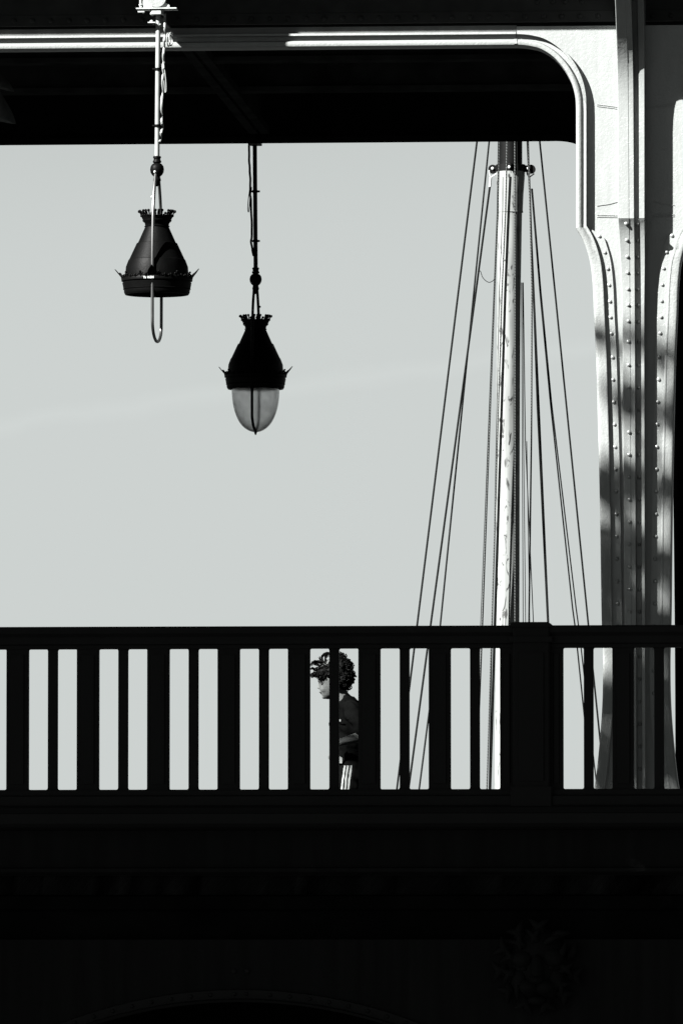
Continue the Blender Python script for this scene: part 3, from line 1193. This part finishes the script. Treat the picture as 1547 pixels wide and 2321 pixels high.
g = MB()
st = [(-11, 0.3, 0.9), (-9, 1.7, 0.5), (-5, 2.4, 0.1), (0, 2.6, 0.0), (5, 2.2, 0.2), (9, 1.1, 0.7), (11.5, 0.1, 1.2)]
rings = []
for (y_, hw, up_) in st:
    ring = []
    for k in range(13):
        a = math.pi * k / 12
        ring.append((xm + hw * math.cos(a) * (1.0 if k in (0, 12) else 0.95), YM + y_, -3.1 + up_ * 0.6 - 1.8 * math.sin(a) ** 0.6))
    rings.append(ring)
g.loft(rings, True, True)
g.build('hull', M_hull, sh, True)
g = MB()
ms = [(470, 1154.5, 28.5), (700, 1152.5, 26.5), (1000, 1150.5, 27), (1400, 1150, 26.5), (1800, 1147, 27)]
pts, rs = [], []
for (py, cx_, hw) in ms:
    pts.append(PM(cx_, py)); rs.append(hw / SM)
p_ = pts[-1]
pts.append((p_[0] - 0.01, p_[1], -3.0)); rs.append(0.115)
g.tube(crom([tuple(a) for a in pts], 6), [lerp([(i / 5, rs[i]) for i in range(6)], j / 30) for j in range(31)], 28)
g.build('mast', M_wood, sh, True)
g = MB()
g.tube([PM(1156.5, 384), PM(1156.3, 400), PM(1155.8, 440), PM(1155.3, 478)], [32.6 / SM, 32.6 / SM, 30 / SM, 29 / SM], 28)
g.tube([PM(1155.3, 478.3), PM(1155.3, 481.3)], [29.8 / SM, 29.8 / SM], 28)
g.build('mast_collar', M_wood, sh, True)
g = MB()
g.tube([PM(1156.5, 386), PM(1156.5, 250), PM(1157, -400)], [26.5 / SM, 26.5 / SM, 18 / SM], 24)
g.build('topmast', M_black, sh, True)
g = MB()
g.tube([PM(1156.5, 388.5), PM(1156.5, 373)], 33.5 / SM, 28)
for sx, cx_ in ((-1, 1116), (1, 1203)):
    q = PM(cx_, 383)
    xe = PM(1156.5 + sx * 28, 383)
    g.box(q[0], xe[0], YM - 0.02, YM + 0.02, q[2] - 6 / SM, q[2] + 8.5 / SM)
    g.tube([(q[0] + 0.0 * sx, YM - 0.025, q[2]), (q[0], YM + 0.025, q[2])], 10 / SM, 18)
q = PM(1157, 378)
g.ball((q[0], YM - 0.14, q[2]), 7 / SM)
g.build('mast_band', M_black, sh, True)
g = MB()
for cx_ in (1116, 1197, 1155.5):
    q = PM(cx_, 382)
    g.ball((q[0], YM - (0.035 if cx_ != 1155.5 else 0.165), q[2]), 3.4 / SM, 10, 6, (1, 0.5, 1))
    g.build('band_bolt', M_galv, sh, True)
    g = MB()
# eye and sleeve where the left shroud is spliced
for sx, (ax, bx_) in ((-1, (1116, 1111)), (1, (1201, 1198))):
    g = MB()
    q0 = PM(ax, 383, -0.03); q1 = PM(bx_, 402, -0.03)
    g.tube([PM(ax - 8, 385, -0.03), PM(ax - 7, 394, -0.03), PM(bx_, 402, -0.03), PM(ax + 9, 393, -0.03)], 1.5 / SM, 6)
    if sx < 0:
        g.tube([PM(1111.5, 401, -0.03), PM(1109.5, 423, -0.03)], 2.9 / SM, 10)
    g.build('shroud_eye', M_galv if sx < 0 else M_black, sh, True)


def rope(pts, wpx, m, dy=0.0, twist=False, name='stay'):
    """pts in the plane of the mast; extended straight down to the ship's rail"""
    wp = [Vector(PM(a, b, dy)) for a, b in pts]
    d = (wp[-1] - wp[-2])
    if d.z < 0:
        wp.append(wp[-1] + d * ((-2.9 - wp[-1].z) / d.z))
    g = MB()
    fine = []
    for a, b in zip(wp, wp[1:]):
        for i in range(8):
            fine.append(a.lerp(b, i / 8))
    fine.append(wp[-1])
    g.tube(fine, wpx / 2 / SM, 8)
    g.build(name, m, sh, True)


rope([(1126, -80), (1081, 315), (944.5, 1420), (899.5, 1785)], 4.4, M_rope)
rope([(1147.5, -80), (1108.5, 315), (1073.5, 660), (997, 1420), (950, 1785)], 3.9, M_rope)
rope([(1109.5, 423), (1078, 660), (975, 1420), (926, 1785)], 4.6, M_rope, -0.03)
rope([(1131.5, -80), (1130.5, 315), (1128, 480), (1120, 660), (1092.5, 1420), (1079, 1785)], 3.6, M_twist, -0.30)
rope([(1129, -80), (1128.5, 315), (1126, 480), (1117, 700), (1088.5, 1420), (1076, 1785)], 1.8, M_rope, -0.32)
rope([(1152, -80), (1148.5, 315), (1145, 480), (1137, 660), (1114, 1420), (1103, 1785)], 3.4, M_twist, -0.35)
rope([(1156, 400), (1152, 480), (1144.5, 660), (1121, 1420), (1110, 1785)], 6.0, M_rope, -0.33)  # dark rope drawn thick to take in its shadow on the mast
rope([(1139, 400), (1138.5, 480), (1131, 660), (1126, 900)], 1.8, M_rope, -0.22)
rope([(1166, -80), (1166, 315), (1167, 660), (1166.5, 1420), (1166, 1785)], 3.2, M_twist, -0.35)
rope([(1171, 315), (1173, 480), (1176, 660), (1174, 1420)], 1.6, M_rope, -0.32)
rope([(1183.5, 640), (1186, 1000), (1190.5, 1420)], 1.8, M_rope, -0.2)
rope([(1181, 640), (1183, 1000), (1185, 1420)], 1.8, M_rope, -0.2)
rope([(1185, 640), (1190, 1000), (1208.5, 1420), (1225, 1785)], 2.2, M_rope, -0.2)
rope([(1192, -80), (1194, 315), (1197, 383)], 3.6, M_rope, -0.05)
rope([(1188, -80), (1196, 315), (1200, 450), (1205, 660), (1203.5, 1000), (1198, 1420)], 3.8, M_twist, -0.1)
rope([(1199, 400), (1208, 660), (1217, 920), (1241, 1420), (1258, 1785)], 3.8, M_rope, 0.0)
rope([(1204, 427), (1223, 660), (1247, 915), (1297, 1380), (1302.5, 1420), (1340, 1785)], 3.4, M_rope, 0.0)
rope([(1205.5, 427), (1225, 660), (1249.5, 915), (1305, 1380), (1310.5, 1420), (1352, 1785)], 3.0, M_rope, 0.0)
rope([(1190, -80), (1222, 315), (1257, 660), (1333, 1420), (1370, 1785)], 4.2, M_rope)
rope([(1193, 1000), (1200, 1420)], 1.8, M_rope, -0.15)
g = MB()
g.tube([PM(a, b, -0.05) for a, b in crom([(1086, 613), (1089, 616), (1092, 626), (1098, 634), (1107, 639.5), (1115, 637), (1120, 632)], 5)], 0.9 / SM, 6)
g.build('slack_line', M_rope, sh, True)

# ------------------------------------------------------------------ the running boy
YB = 1.5
SB = FPX / (YB - CAM.y)


def PB(px, py, dy=0.0):
    q = P(px, py, YB)
    return Vector((q.x, YB + dy, q.z))


boy = empty('person', (PB(785, 1900).x, YB, 0.0), 'curly haired child in dark shirt and striped dark shorts running left behind the parapet', 'person')


def capsule(g, a, b, ra, rb, n=14):
    a, b = Vector(a), Vector(b)
    t = (b - a)
    l = t.length or 1e-6
    t = t / l
    rings_p, rings_r = [], []
    for i in range(5):
        q = math.pi / 2 * (1 - i / 4)
        rings_p.append(a - t * ra * math.sin(q)); rings_r.append(max(ra * math.cos(q), 0.0006))
    for i in range(5):
        q = math.pi / 2 * i / 4
        rings_p.append(b + t * rb * math.sin(q)); rings_r.append(max(rb * math.cos(q), 0.0006))
    g.tube(rings_p, rings_r, n)


def chain(g, nodes):
    for (a, ra), (b, rb) in zip(nodes, nodes[1:]):
        capsule(g, a, b, ra, rb)


def fused(g, name, m, vox, smooth_it, parent, disp=0.0, dscale=20):
    o = g.build(name, m, parent, True)
    rm = o.modifiers.new('r', 'REMESH')
    rm.mode = 'VOXEL'
    rm.voxel_size = vox
    sm = o.modifiers.new('s', 'SMOOTH')
    sm.iterations = smooth_it
    sm.factor = 0.5
    bpy.context.view_layer.update()
    dg_ = bpy.context.evaluated_depsgraph_get()
    me = bpy.data.meshes.new_from_object(o.evaluated_get(dg_))
    o.modifiers.clear()
    if disp:
        for v in me.vertices:
            q = v.co * dscale
            v.co += v.normal * disp * (noise.noise(Vector((q.x * 0.6, q.y * 0.6, q.z * 1.6 + q.x * 0.6))))
    me.materials.clear()
    me.materials.append(m)
    me.shade_smooth()
    o.data = me
    return o


# body, head and hands: one surface
g = MB()
rows = [(1497, 742, 772, 0.030), (1503, 733, 780, 0.048), (1512, 726, 786, 0.062), (1524, 721.5, 790, 0.070), (1536, 720, 791, 0.072), (1545, 720.5, 790, 0.071), (1550, 722.5, 788, 0.069),
        (1557, 723.5, 785, 0.067), (1564, 725, 780, 0.062), (1571, 727, 773, 0.055), (1577, 730, 767, 0.047), (1582, 734, 758, 0.034), (1585, 739, 750, 0.018)]
rings = []
for (py, fx, bx_, hw) in rows:
    a, b = PB(fx, py), PB(bx_, py)
    cx_, rx_ = (a.x + b.x) / 2, (b.x - a.x) / 2
    ring = []
    for k in range(28):
        t = 2 * math.pi * k / 28
        cs, sn = math.cos(t), math.sin(t)
        e_ = 0.85
        ring.append((cx_ + rx_ * math.copysign(abs(cs) ** e_, cs), YB + hw * math.copysign(abs(sn) ** e_, sn), a.z))
    rings.append(ring)
g.loft(rings, True, True)


def el(px, py, dy, rx_, ry_, rz_):
    c = PB(px, py, dy)
    g.ball(c, 1.0, 14, 10, (rx_, ry_, rz_))


capsule(g, PB(723.5, 1549), PB(721.8, 1557.5), 0.0060, 0.0080)      # nose
el(722.4, 1559.5, 0, 0.0095, 0.0105, 0.0075)
el(725.5, 1560.5, -0.009, 0.007, 0.006, 0.006); el(725.5, 1560.5, 0.009, 0.007, 0.006, 0.006)
el(727.0, 1567.3, 0, 0.010, 0.017, 0.0052)                       # lips
el(729.0, 1572.3, 0, 0.009, 0.014, 0.0050)
el(734.5, 1580.0, 0, 0.014, 0.020, 0.012)                        # chin
el(724.5, 1544.5, -0.026, 0.012, 0.020, 0.006); el(724.5, 1544.5, 0.026, 0.012, 0.020, 0.006)   # brow
el(738, 1562, -0.036, 0.028, 0.022, 0.024); el(738, 1562, 0.036, 0.028, 0.022, 0.024)   # cheeks
el(760, 1553, -0.072, 0.013, 0.008, 0.020); el(760, 1553, 0.072, 0.013, 0.008, 0.020)   # ears
capsule(g, PB(764, 1566), PB(779, 1594), 0.046, 0.052)           # neck
chain(g, [(PB(788, 1610), 0.075), (PB(795, 1645), 0.088), (PB(797, 1690), 0.082), (PB(796, 1735), 0.088)])
SHn, SHf = PB(806, 1616, -0.115), PB(775, 1610, 0.115)
capsule(g, PB(788, 1606, 0), SHn, 0.055, 0.046); capsule(g, PB(788, 1606, 0), SHf, 0.055, 0.046)
ELn, WRn = PB(838, 1668, -0.17), PB(780, 1684, -0.20)
chain(g, [(SHn, 0.044), (ELn, 0.034), (WRn, 0.022)])
ELf, WRf = PB(756.5, 1650, 0.17), PB(757, 1700, 0.10)
chain(g, [(SHf, 0.042), (ELf, 0.032), (WRf, 0.021)])


def hand(w, d, up_, s_=1.0):
    d = Vector(d).normalized()
    up_ = Vector(up_).normalized()
    sd_ = d.cross(up_).normalized()
    pal = w + d * 0.035
    capsule(g, w + d * 0.008 + up_ * 0.010, pal + up_ * 0.018, 0.014, 0.011)
    capsule(g, w + d * 0.008, pal, 0.015, 0.012)
    capsule(g, w + d * 0.008 - up_ * 0.010, pal - up_ * 0.016, 0.014, 0.011)
    for i, (o_, ln) in enumerate(((0.023, 0.042), (0.008, 0.050), (-0.008, 0.046), (-0.022, 0.036))):
        a = pal + up_ * o_ + d * 0.008
        b = a + d * ln * 0.45 + sd_ * ln * 0.10
        c = b + d * ln * 0.20 + sd_ * ln * 0.42
        e_ = c - d * ln * 0.20 + sd_ * ln * 0.22
        chain(g, [(a, 0.0075), (b, 0.007), (c, 0.0062), (e_, 0.0055)])
    a = w + d * 0.012 + up_ * 0.018
    b = a + d * 0.022 + up_ * 0.014 + sd_ * 0.006
    c = b + d * 0.018 + sd_ * 0.012
    chain(g, [(a, 0.0095), (b, 0.0085), (c, 0.0065)])


hand(WRn, (-1, 0.2, -0.12), (0, -0.1, 1))
hand(WRf, (-0.1, 0.3, -1), (-1, 0, 0))
HPn, HPf = PB(798, 1748, -0.065), PB(795, 1748, 0.065)
KNn, ANn = PB(776, 1852, -0.07), Vector((PB(800, 1900).x, YB - 0.07, 0.075))
KNf, ANf = PB(826, 1850, 0.07), PB(893, 1880, 0.07)
chain(g, [(HPn, 0.072), (KNn, 0.048), (PB(792, 1890, -0.07), 0.043), (ANn, 0.03)])
chain(g, [(HPf, 0.072), (KNf, 0.048), (PB(856, 1866, 0.07), 0.043), (ANf, 0.03)])
body = fused(g, 'body', M_skin, 0.0045, 3, boy)

def skin_y(q, sgn):
    """outer surface of the face at q's x and z"""
    best = 0.04
    for v in body.data.vertices:
        a = v.co + boy.location
        if abs(a.x - q.x) < 0.005 and abs(a.z - q.z) < 0.005:
            best = max(best, sgn * (a.y - YB))
    return best


g = MB()
for sgn in (-1, 1):
    c = PB(730.8, 1550.0)
    ey = skin_y(c, sgn)
    c = PB(730.8, 1550.0, sgn * (ey - 0.001))
    g.ball(c, 1.0, 12, 8, (0.0095, 0.006, 0.0055))
    c = PB(729.8, 1547.6, sgn * (ey - 0.002))
    g.ball(c, 1.0, 10, 6, (0.013, 0.006, 0.0022))
    g.build('eye', M_eye, boy, True)
    g = MB()
g = MB()
c = PB(728.5, 1570.0, 0)
g.ball(c, 1.0, 12, 6, (0.0150, 0.026, 0.0024))
for sgn in (-1, 1):
    c = PB(725.4, 1562.4, sgn * 0.0075)
    g.ball(c, 1.0, 8, 6, (0.005, 0.004, 0.0018))
g.build('mouth', M_eye, boy, True)

# shirt
g = MB()
chain(g, [(PB(786, 1605), 0.080), (PB(794, 1640), 0.102), (PB(797, 1690), 0.098), (PB(797, 1722), 0.106)])
capsule(g, PB(782, 1593), PB(788, 1606), 0.058, 0.070)
capsule(g, PB(788, 1608, 0), SHn, 0.066, 0.060); capsule(g, PB(786, 1606, 0), SHf, 0.060, 0.052)
mid = SHn.lerp(ELn, 0.86)
chain(g, [(SHn, 0.060), (mid, 0.056)])
mid = SHf.lerp(ELf, 0.8)
chain(g, [(SHf, 0.052), (mid, 0.043)])
fused(g, 'shirt', M_shirt, 0.006, 3, boy, 0.020, 15)
# shorts, with three stripes down the side
g = MB()
chain(g, [(PB(797, 1728), 0.102), (PB(797, 1748), 0.104)])
chain(g, [(HPn, 0.088), (HPn.lerp(KNn, 0.86), 0.082)])
chain(g, [(HPf, 0.088), (HPf.lerp(KNf, 0.86), 0.082)])
shorts = fused(g, 'shorts', M_shirt, 0.006, 3, boy, 0.010, 18)


def stripe_mat():
    m = mat('striped_shorts', 0.0018, 0.9, 0.0)
    t = m.node_tree
    b = t.nodes['Principled BSDF']
    co = t.nodes.new('ShaderNodeTexCoord')
    sx = t.nodes.new('ShaderNodeSeparateXYZ')
    t.links.new(co.outputs['Object'], sx.inputs[0])

    def mn(op, a, b_=None):
        k = t.nodes.new('ShaderNodeMath')
        k.operation = op
        for i, v in enumerate((a, b_)):
            if v is None: continue
            if isinstance(v, (int, float)): k.inputs[i].default_value = v
            else: t.links.new(v, k.inputs[i])
        return k.outputs[0]
    nz_ = t.nodes.new('ShaderNodeTexNoise')
    nz_.inputs['Scale'].default_value = 22
    t.links.new(co.outputs['Object'], nz_.inputs['Vector'])
    # centre line leans with the thigh
    o0 = boy.location
    top, bot = PB(792, 1740), PB(785.5, 1790)
    sl = (bot.x - top.x) / (bot.z - top.z)
    lin = mn('ADD', mn('MULTIPLY', mn('SUBTRACT', sx.outputs[2], top.z - o0.z), sl), top.x - o0.x)
    u = mn('SUBTRACT', sx.outputs[0], lin)
    u = mn('ADD', u, mn('MULTIPLY', mn('SUBTRACT', nz_.outputs[0], 0.5), 0.009))
    pitch = 0.0185
    v = mn('DIVIDE', u, pitch)
    fr = mn('ABSOLUTE', mn('SUBTRACT', v, mn('ROUND', v)))
    s1 = mn('LESS_THAN', fr, 0.28)
    s2 = mn('LESS_THAN', mn('ABSOLUTE', v), 1.45)
    s3 = mn('GREATER_THAN', mn('ABSOLUTE', mn('SUBTRACT', sx.outputs[1], 0.0)), 0.08)
    s4 = mn('LESS_THAN', sx.outputs[2], PB(790, 1737).z - o0.z)
    f = mn('MULTIPLY', mn('MULTIPLY', mn('MULTIPLY', s1, s2), s3), s4)
    mx = t.nodes.new('ShaderNodeMix')
    mx.data_type = 'RGBA'
    mx.inputs['A'].default_value = (0.0012, 0.00126, 0.0012, 1)
    mx.inputs['B'].default_value = (0.068, 0.0715, 0.070, 1)
    t.links.new(f, mx.inputs['Factor'])
    t.links.new(mx.outputs['Result'], b.inputs['Base Color'])
    return m


shorts.data.materials.clear()
shorts.data.materials.append(stripe_mat())


def patch(name, px0, px1, py0, py1, dy):
    g = MB()
    rings = []
    n = 8
    for i in range(n + 1):
        t = i / n
        a = PB(px0 + (px1 - px0) * t, py0); b = PB(px0 + (px1 - px0) * t, py1)
        yy = YB + dy - 0.022 * math.sin(t * math.pi / 2) + 0.003 * math.sin(t * 9)
        rings.append([(a.x, yy, a.z - 0.002 * math.sin(t * 7)), (a.x, yy + 0.006, a.z), (b.x, yy + 0.006, b.z), (b.x, yy, b.z + 0.003 * math.sin(t * 5))])
    g.loft(rings, True, True)
    g.build(name, M_white, boy, True)


patch('hem_patch', 757, 779, 1714, 1731, -0.120)
patch('sleeve_edge', 760, 775, 1632.5, 1636, -0.100)
patch('pocket_mark', 758, 776, 1774, 1778.5, -0.115)

# curly hair: a close cap of curls and blown locks in front
g = MB()
HC = PB(759, 1523)
for k in range(150):
    a = random.uniform(0, 2 * math.pi)
    el_ = random.uniform(-0.55, math.pi / 2)
    dx0, dy0, dz0 = math.cos(a) * math.cos(el_), math.sin(a) * math.cos(el_), math.sin(el_)
    if dx0 < -0.35 and dz0 < 0.05: continue
    if dx0 < -0.1 and dz0 > 0.2: continue
    p = HC + Vector((dx0 * 0.078 + 0.008, dy0 * 0.078, dz0 * 0.070))
    g.ball(p, random.uniform(0.012, 0.021), 8, 6, (1, 1, random.uniform(0.7, 1.2)))
for (px, py, rx_, ry_, rz_) in ((764, 1524, 30, 0.090, 29), (776, 1540, 22, 0.084, 28), (768, 1503, 18, 0.06, 18), (735, 1523, 18, 0.078, 13), (748, 1516, 18, 0.074, 15), (748, 1532, 12, 0.088, 12)):
    c = PB(px, py)
    g.ball(c, 1.0, 20, 12, (rx_ / SB, ry_, rz_ / SB))
for (px, py, rr) in ((797, 1531, 5.5), (795, 1541, 4.5), (793, 1519, 5), (790, 1549, 6), (785, 1557, 6), (780, 1566, 5), (788, 1512, 5), (783, 1500, 6), (780, 1491, 6), (771, 1489, 6), (798, 1527, 4)):
    g.ball(PB(px, py, random.uniform(-0.02, 0.02)), rr / SB, 10, 8)
hair = fused(g, 'hair', M_hair, 0.0045, 1, boy)
g = MB()
hv = [v for v in hair.data.vertices]
for k in range(360):
    v = random.choice(hv)
    n_ = v.normal.copy()
    p0 = v.co + boy.location
    if n_.z < -0.75 or (n_.x < -0.6 and n_.z < 0.2): continue
    t_ = n_.orthogonal().normalized()
    t_ = Matrix.Rotation(random.uniform(0, 6.28), 3, n_) @ t_
    b_ = n_.cross(t_)
    rr = random.uniform(0.005, 0.009)
    ln = random.uniform(0.010, 0.026)
    ph = random.uniform(0, 6.28)
    pts_ = []
    for i in range(11):
        q_ = i / 10
        a_ = ph + q_ * random.uniform(6.5, 7.5)
        pts_.append(p0 + n_ * (rr * 0.7 + rr * math.cos(a_)) + b_ * rr * math.sin(a_) + t_ * ln * (q_ - 0.5))
    g.tube(pts_, [0.0022 + 0.0008 * math.sin(math.pi * i / 10) for i in range(11)], 6)
g.build('hair_curl', M_hair, boy, True)
g = MB()


def lock(pts, r0, dy, r1=0.0012):
    for st_i in range(4):
        jx_, jy_, jd_ = random.gauss(0, 1.0), random.gauss(0, 1.0), random.gauss(0, 0.005)
        cr = crom(pts, 6)
        n = len(cr)
        w_ = []
        for i, (a, b) in enumerate(cr):
            q_ = i / (n - 1)
            w_.append(PB(a + jx_ * (0.5 + q_), b + jy_ * (0.5 + q_) + 0.5 * math.sin(i * 1.3 + st_i), dy + jd_ + 0.006 * math.sin(i * 0.9)))
        g.tube(w_, [r0 * 0.55 + (r1 - r0 * 0.55) * (i / (n - 1)) ** 1.4 for i in range(n)], 6)


for j in range(3):
    o = (j - 1) * 1.6
    d_ = (j - 1) * 0.016
    lock([(735, 1508 + o), (724, 1501 + o * 1.2), (712, 1500 + o), (706, 1504 + o * 0.6), (704.8, 1508)], 0.0065, d_)
    lock([(731, 1513 + o), (720, 1508 + o), (711, 1504 + o * 1.4), (708, 1501)], 0.006, -d_)
    lock([(728, 1522 + o), (716, 1520 + o), (708, 1515.5 + o * 0.7), (703.6, 1517)], 0.007, d_)
    lock([(722, 1528 + o), (712, 1526 + o), (706, 1529 + o * 0.7), (703, 1531)], 0.006, -d_)
    lock([(724, 1534 + o), (714, 1531 + o), (708, 1532 + o), (706.5, 1535)], 0.005, d_)
    lock([(742, 1506 + o), (732, 1500 + o), (730, 1489 + o), (737, 1482 + o), (746, 1480 + o)], 0.0065, d_)
    lock([(748, 1506 + o), (738, 1498 + o), (737, 1489 + o), (744, 1483 + o), (752, 1482 + o)], 0.006, -d_)
    lock([(736, 1508 + o), (728, 1500 + o), (725, 1494 + o), (724, 1490)], 0.004, d_)
    lock([(762, 1500 + o), (768, 1488 + o), (776, 1486 + o), (782, 1492), (782, 1499)], 0.007, d_)
    lock([(766, 1504 + o), (776, 1497 + o), (783, 1500 + o), (785, 1507)], 0.0065, -d_)
    lock([(752, 1500 + o), (752, 1490 + o), (758, 1483 + o), (768, 1482 + o)], 0.007, -d_)
    lock([(742, 1525 + o), (732, 1531 + o), (722, 1533 + o), (716.5, 1537)], 0.008, -0.045 + d_)
    lock([(748, 1527 + o), (738, 1534 + o), (730, 1538 + o), (723, 1541.5)], 0.007, -0.058 + d_ * 0.5)
    lock([(750, 1529 + o), (744, 1534 + o), (737, 1538 + o), (729, 1541)], 0.005, -0.064 + d_ * 0.4)
for k in range(70):
    a = random.uniform(-0.9, 1.9)
    r0_ = 33
    x0, y0 = 760 + math.cos(a) * r0_, 1522 - math.sin(a) * r0_
    x1, y1 = 760 + math.cos(a) * (r0_ + random.uniform(2, 7)), 1522 - math.sin(a) * (r0_ + random.uniform(2, 7))
    t = random.uniform(-4, 4)
    lock([(x0, y0), (x1, y1), (x1 + math.sin(a) * t, y1 + math.cos(a) * t), (x0 + math.sin(a) * t * 1.8, y0 + math.cos(a) * t * 1.8)], 0.004, random.uniform(-0.05, 0.05))
g.build('hair_lock', M_hair, boy, True)
for (an, kn, px, ang) in ((ANn, KNn, 0, 0), (ANf, KNf, 0, 1)):
    g = MB()
    if ang == 0:
        capsule(g, (an.x + 0.02, an.y, 0.035), (an.x - 0.13, an.y, 0.030), 0.034, 0.028)
        capsule(g, (an.x, an.y, 0.07), (an.x - 0.06, an.y, 0.045), 0.035, 0.03)
    else:
        capsule(g, (an.x + 0.02, an.y, an.z + 0.02), (an.x + 0.03, an.y, an.z - 0.12), 0.034, 0.028)
        capsule(g, (an.x, an.y, an.z), (an.x + 0.02, an.y, an.z - 0.06), 0.035, 0.03)
    fused(g, 'shoe', M_shoe, 0.006, 2, boy)


# ------------------------------------------------------------------ unseen trees left of the frame, crowns shaped to shade parapet and dapple column
def leaves(name, root, centres, size, jitter):
    g = MB()
    for c in centres:
        n = Vector((random.gauss(0, 1), random.gauss(0, 1), random.gauss(0, 1))).normalized()
        a = n.orthogonal().normalized()
        a = (Matrix.Rotation(random.uniform(0, 6.28), 3, n) @ a)
        b = n.cross(a)
        s_ = size * random.uniform(0.7, 1.2)
        g.add([c - a * s_ * 0.5, c - a * s_ * 0.15 - b * s_ * 0.45, c + a * s_ * 0.35 - b * s_ * 0.25, c + a * s_ * 0.6, c + a * s_ * 0.35 + b * s_ * 0.25, c - a * s_ * 0.15 + b * s_ * 0.45],
              [(0, 1, 2, 3, 4, 5)])
    return g.build(name, M_leaf, root)


def tree(label, base, crown_pts, size, r0):
    t = empty('plane_tree', base, label, 'tree', 'plane trees beside the bridge')
    cen = sum(crown_pts, Vector()) / len(crown_pts)
    g = MB()
    top = Vector((cen.x, cen.y, cen.z + 0.3))
    b0 = Vector(base)
    mid = b0.lerp(top, 0.45) + Vector((0.15, -0.1, 0))
    g.tube(crom([tuple(b0), tuple(mid), tuple(top)], 6), [r0 * (1 - 0.6 * i / 12) for i in range(13)], 12)
    for k in range(14):
        e_ = random.choice(crown_pts)
        s0 = mid.lerp(top, random.uniform(0.2, 0.95))
        g.tube(crom([tuple(s0), tuple(s0.lerp(e_, 0.5) + Vector((0, 0, 0.15))), tuple(e_)], 4), [r0 * 0.32 * (1 - 0.85 * i / 8) for i in range(9)], 7)
    g.build('trunk', M_bark, t, True)
    leaves('crown', t, crown_pts, size, 0)


random.seed(11)
pts = []
while len(pts) < 19000:
    u, v = random.uniform(-1, 1), random.uniform(-1, 1)
    if abs(u) ** 3 + abs(v) ** 3 > 1: continue
    x_, z_ = 0.15 + u * 3.0, -0.22 + v * 2.2
    q = Vector((x_, 0, z_)) + S * random.uniform(9.5, 14.0)
    pts.append(q)
tree('unseen dense leafy plane tree left of the bridge, crown shaped to shade the parapet', (-7.9, -6.2, -2.6), pts, 0.17, 0.22)
pts = []
band = [(0.2, 0.9), (1.4, 0.85), (2.2, 0.75), (2.4, 0.8), (2.52, 0.15), (2.68, 0.15), (2.78, 0.8), (2.92, 0.6), (3.0, 0.1), (3.1, 0.1), (3.18, 0.4), (3.28, 0.3), (3.4, 0.0)]
while len(pts) < 2100:
    zz = random.uniform(0.2, 3.4)
    xx_ = random.uniform(1.1, 2.3)
    zq = zz + 0.05 * math.sin(xx_ * 9) + 0.08 * (xx_ - 1.7)
    if random.random() > lerp(band, zq): continue
    if noise.noise(Vector((xx_ * 3.0, 2.7, zz * 3.4))) < (-0.2 if zz > 2.4 else -0.35): continue
    pts.append(Vector((xx_, YW, zz)) + S * random.uniform(11, 17))
fa = PB(795, 1680, -0.19)
for i in range(34):
    pts.append(fa + Vector((random.gauss(0, 0.05), 0, random.gauss(0, 0.022))) + S * random.uniform(11, 14))  # extra leaves added along the sun's rays to shade the forearm
tree('thin tall plane tree left of the bridge', (-8.6, -2.6, -2.6), pts, 0.10, 0.2)
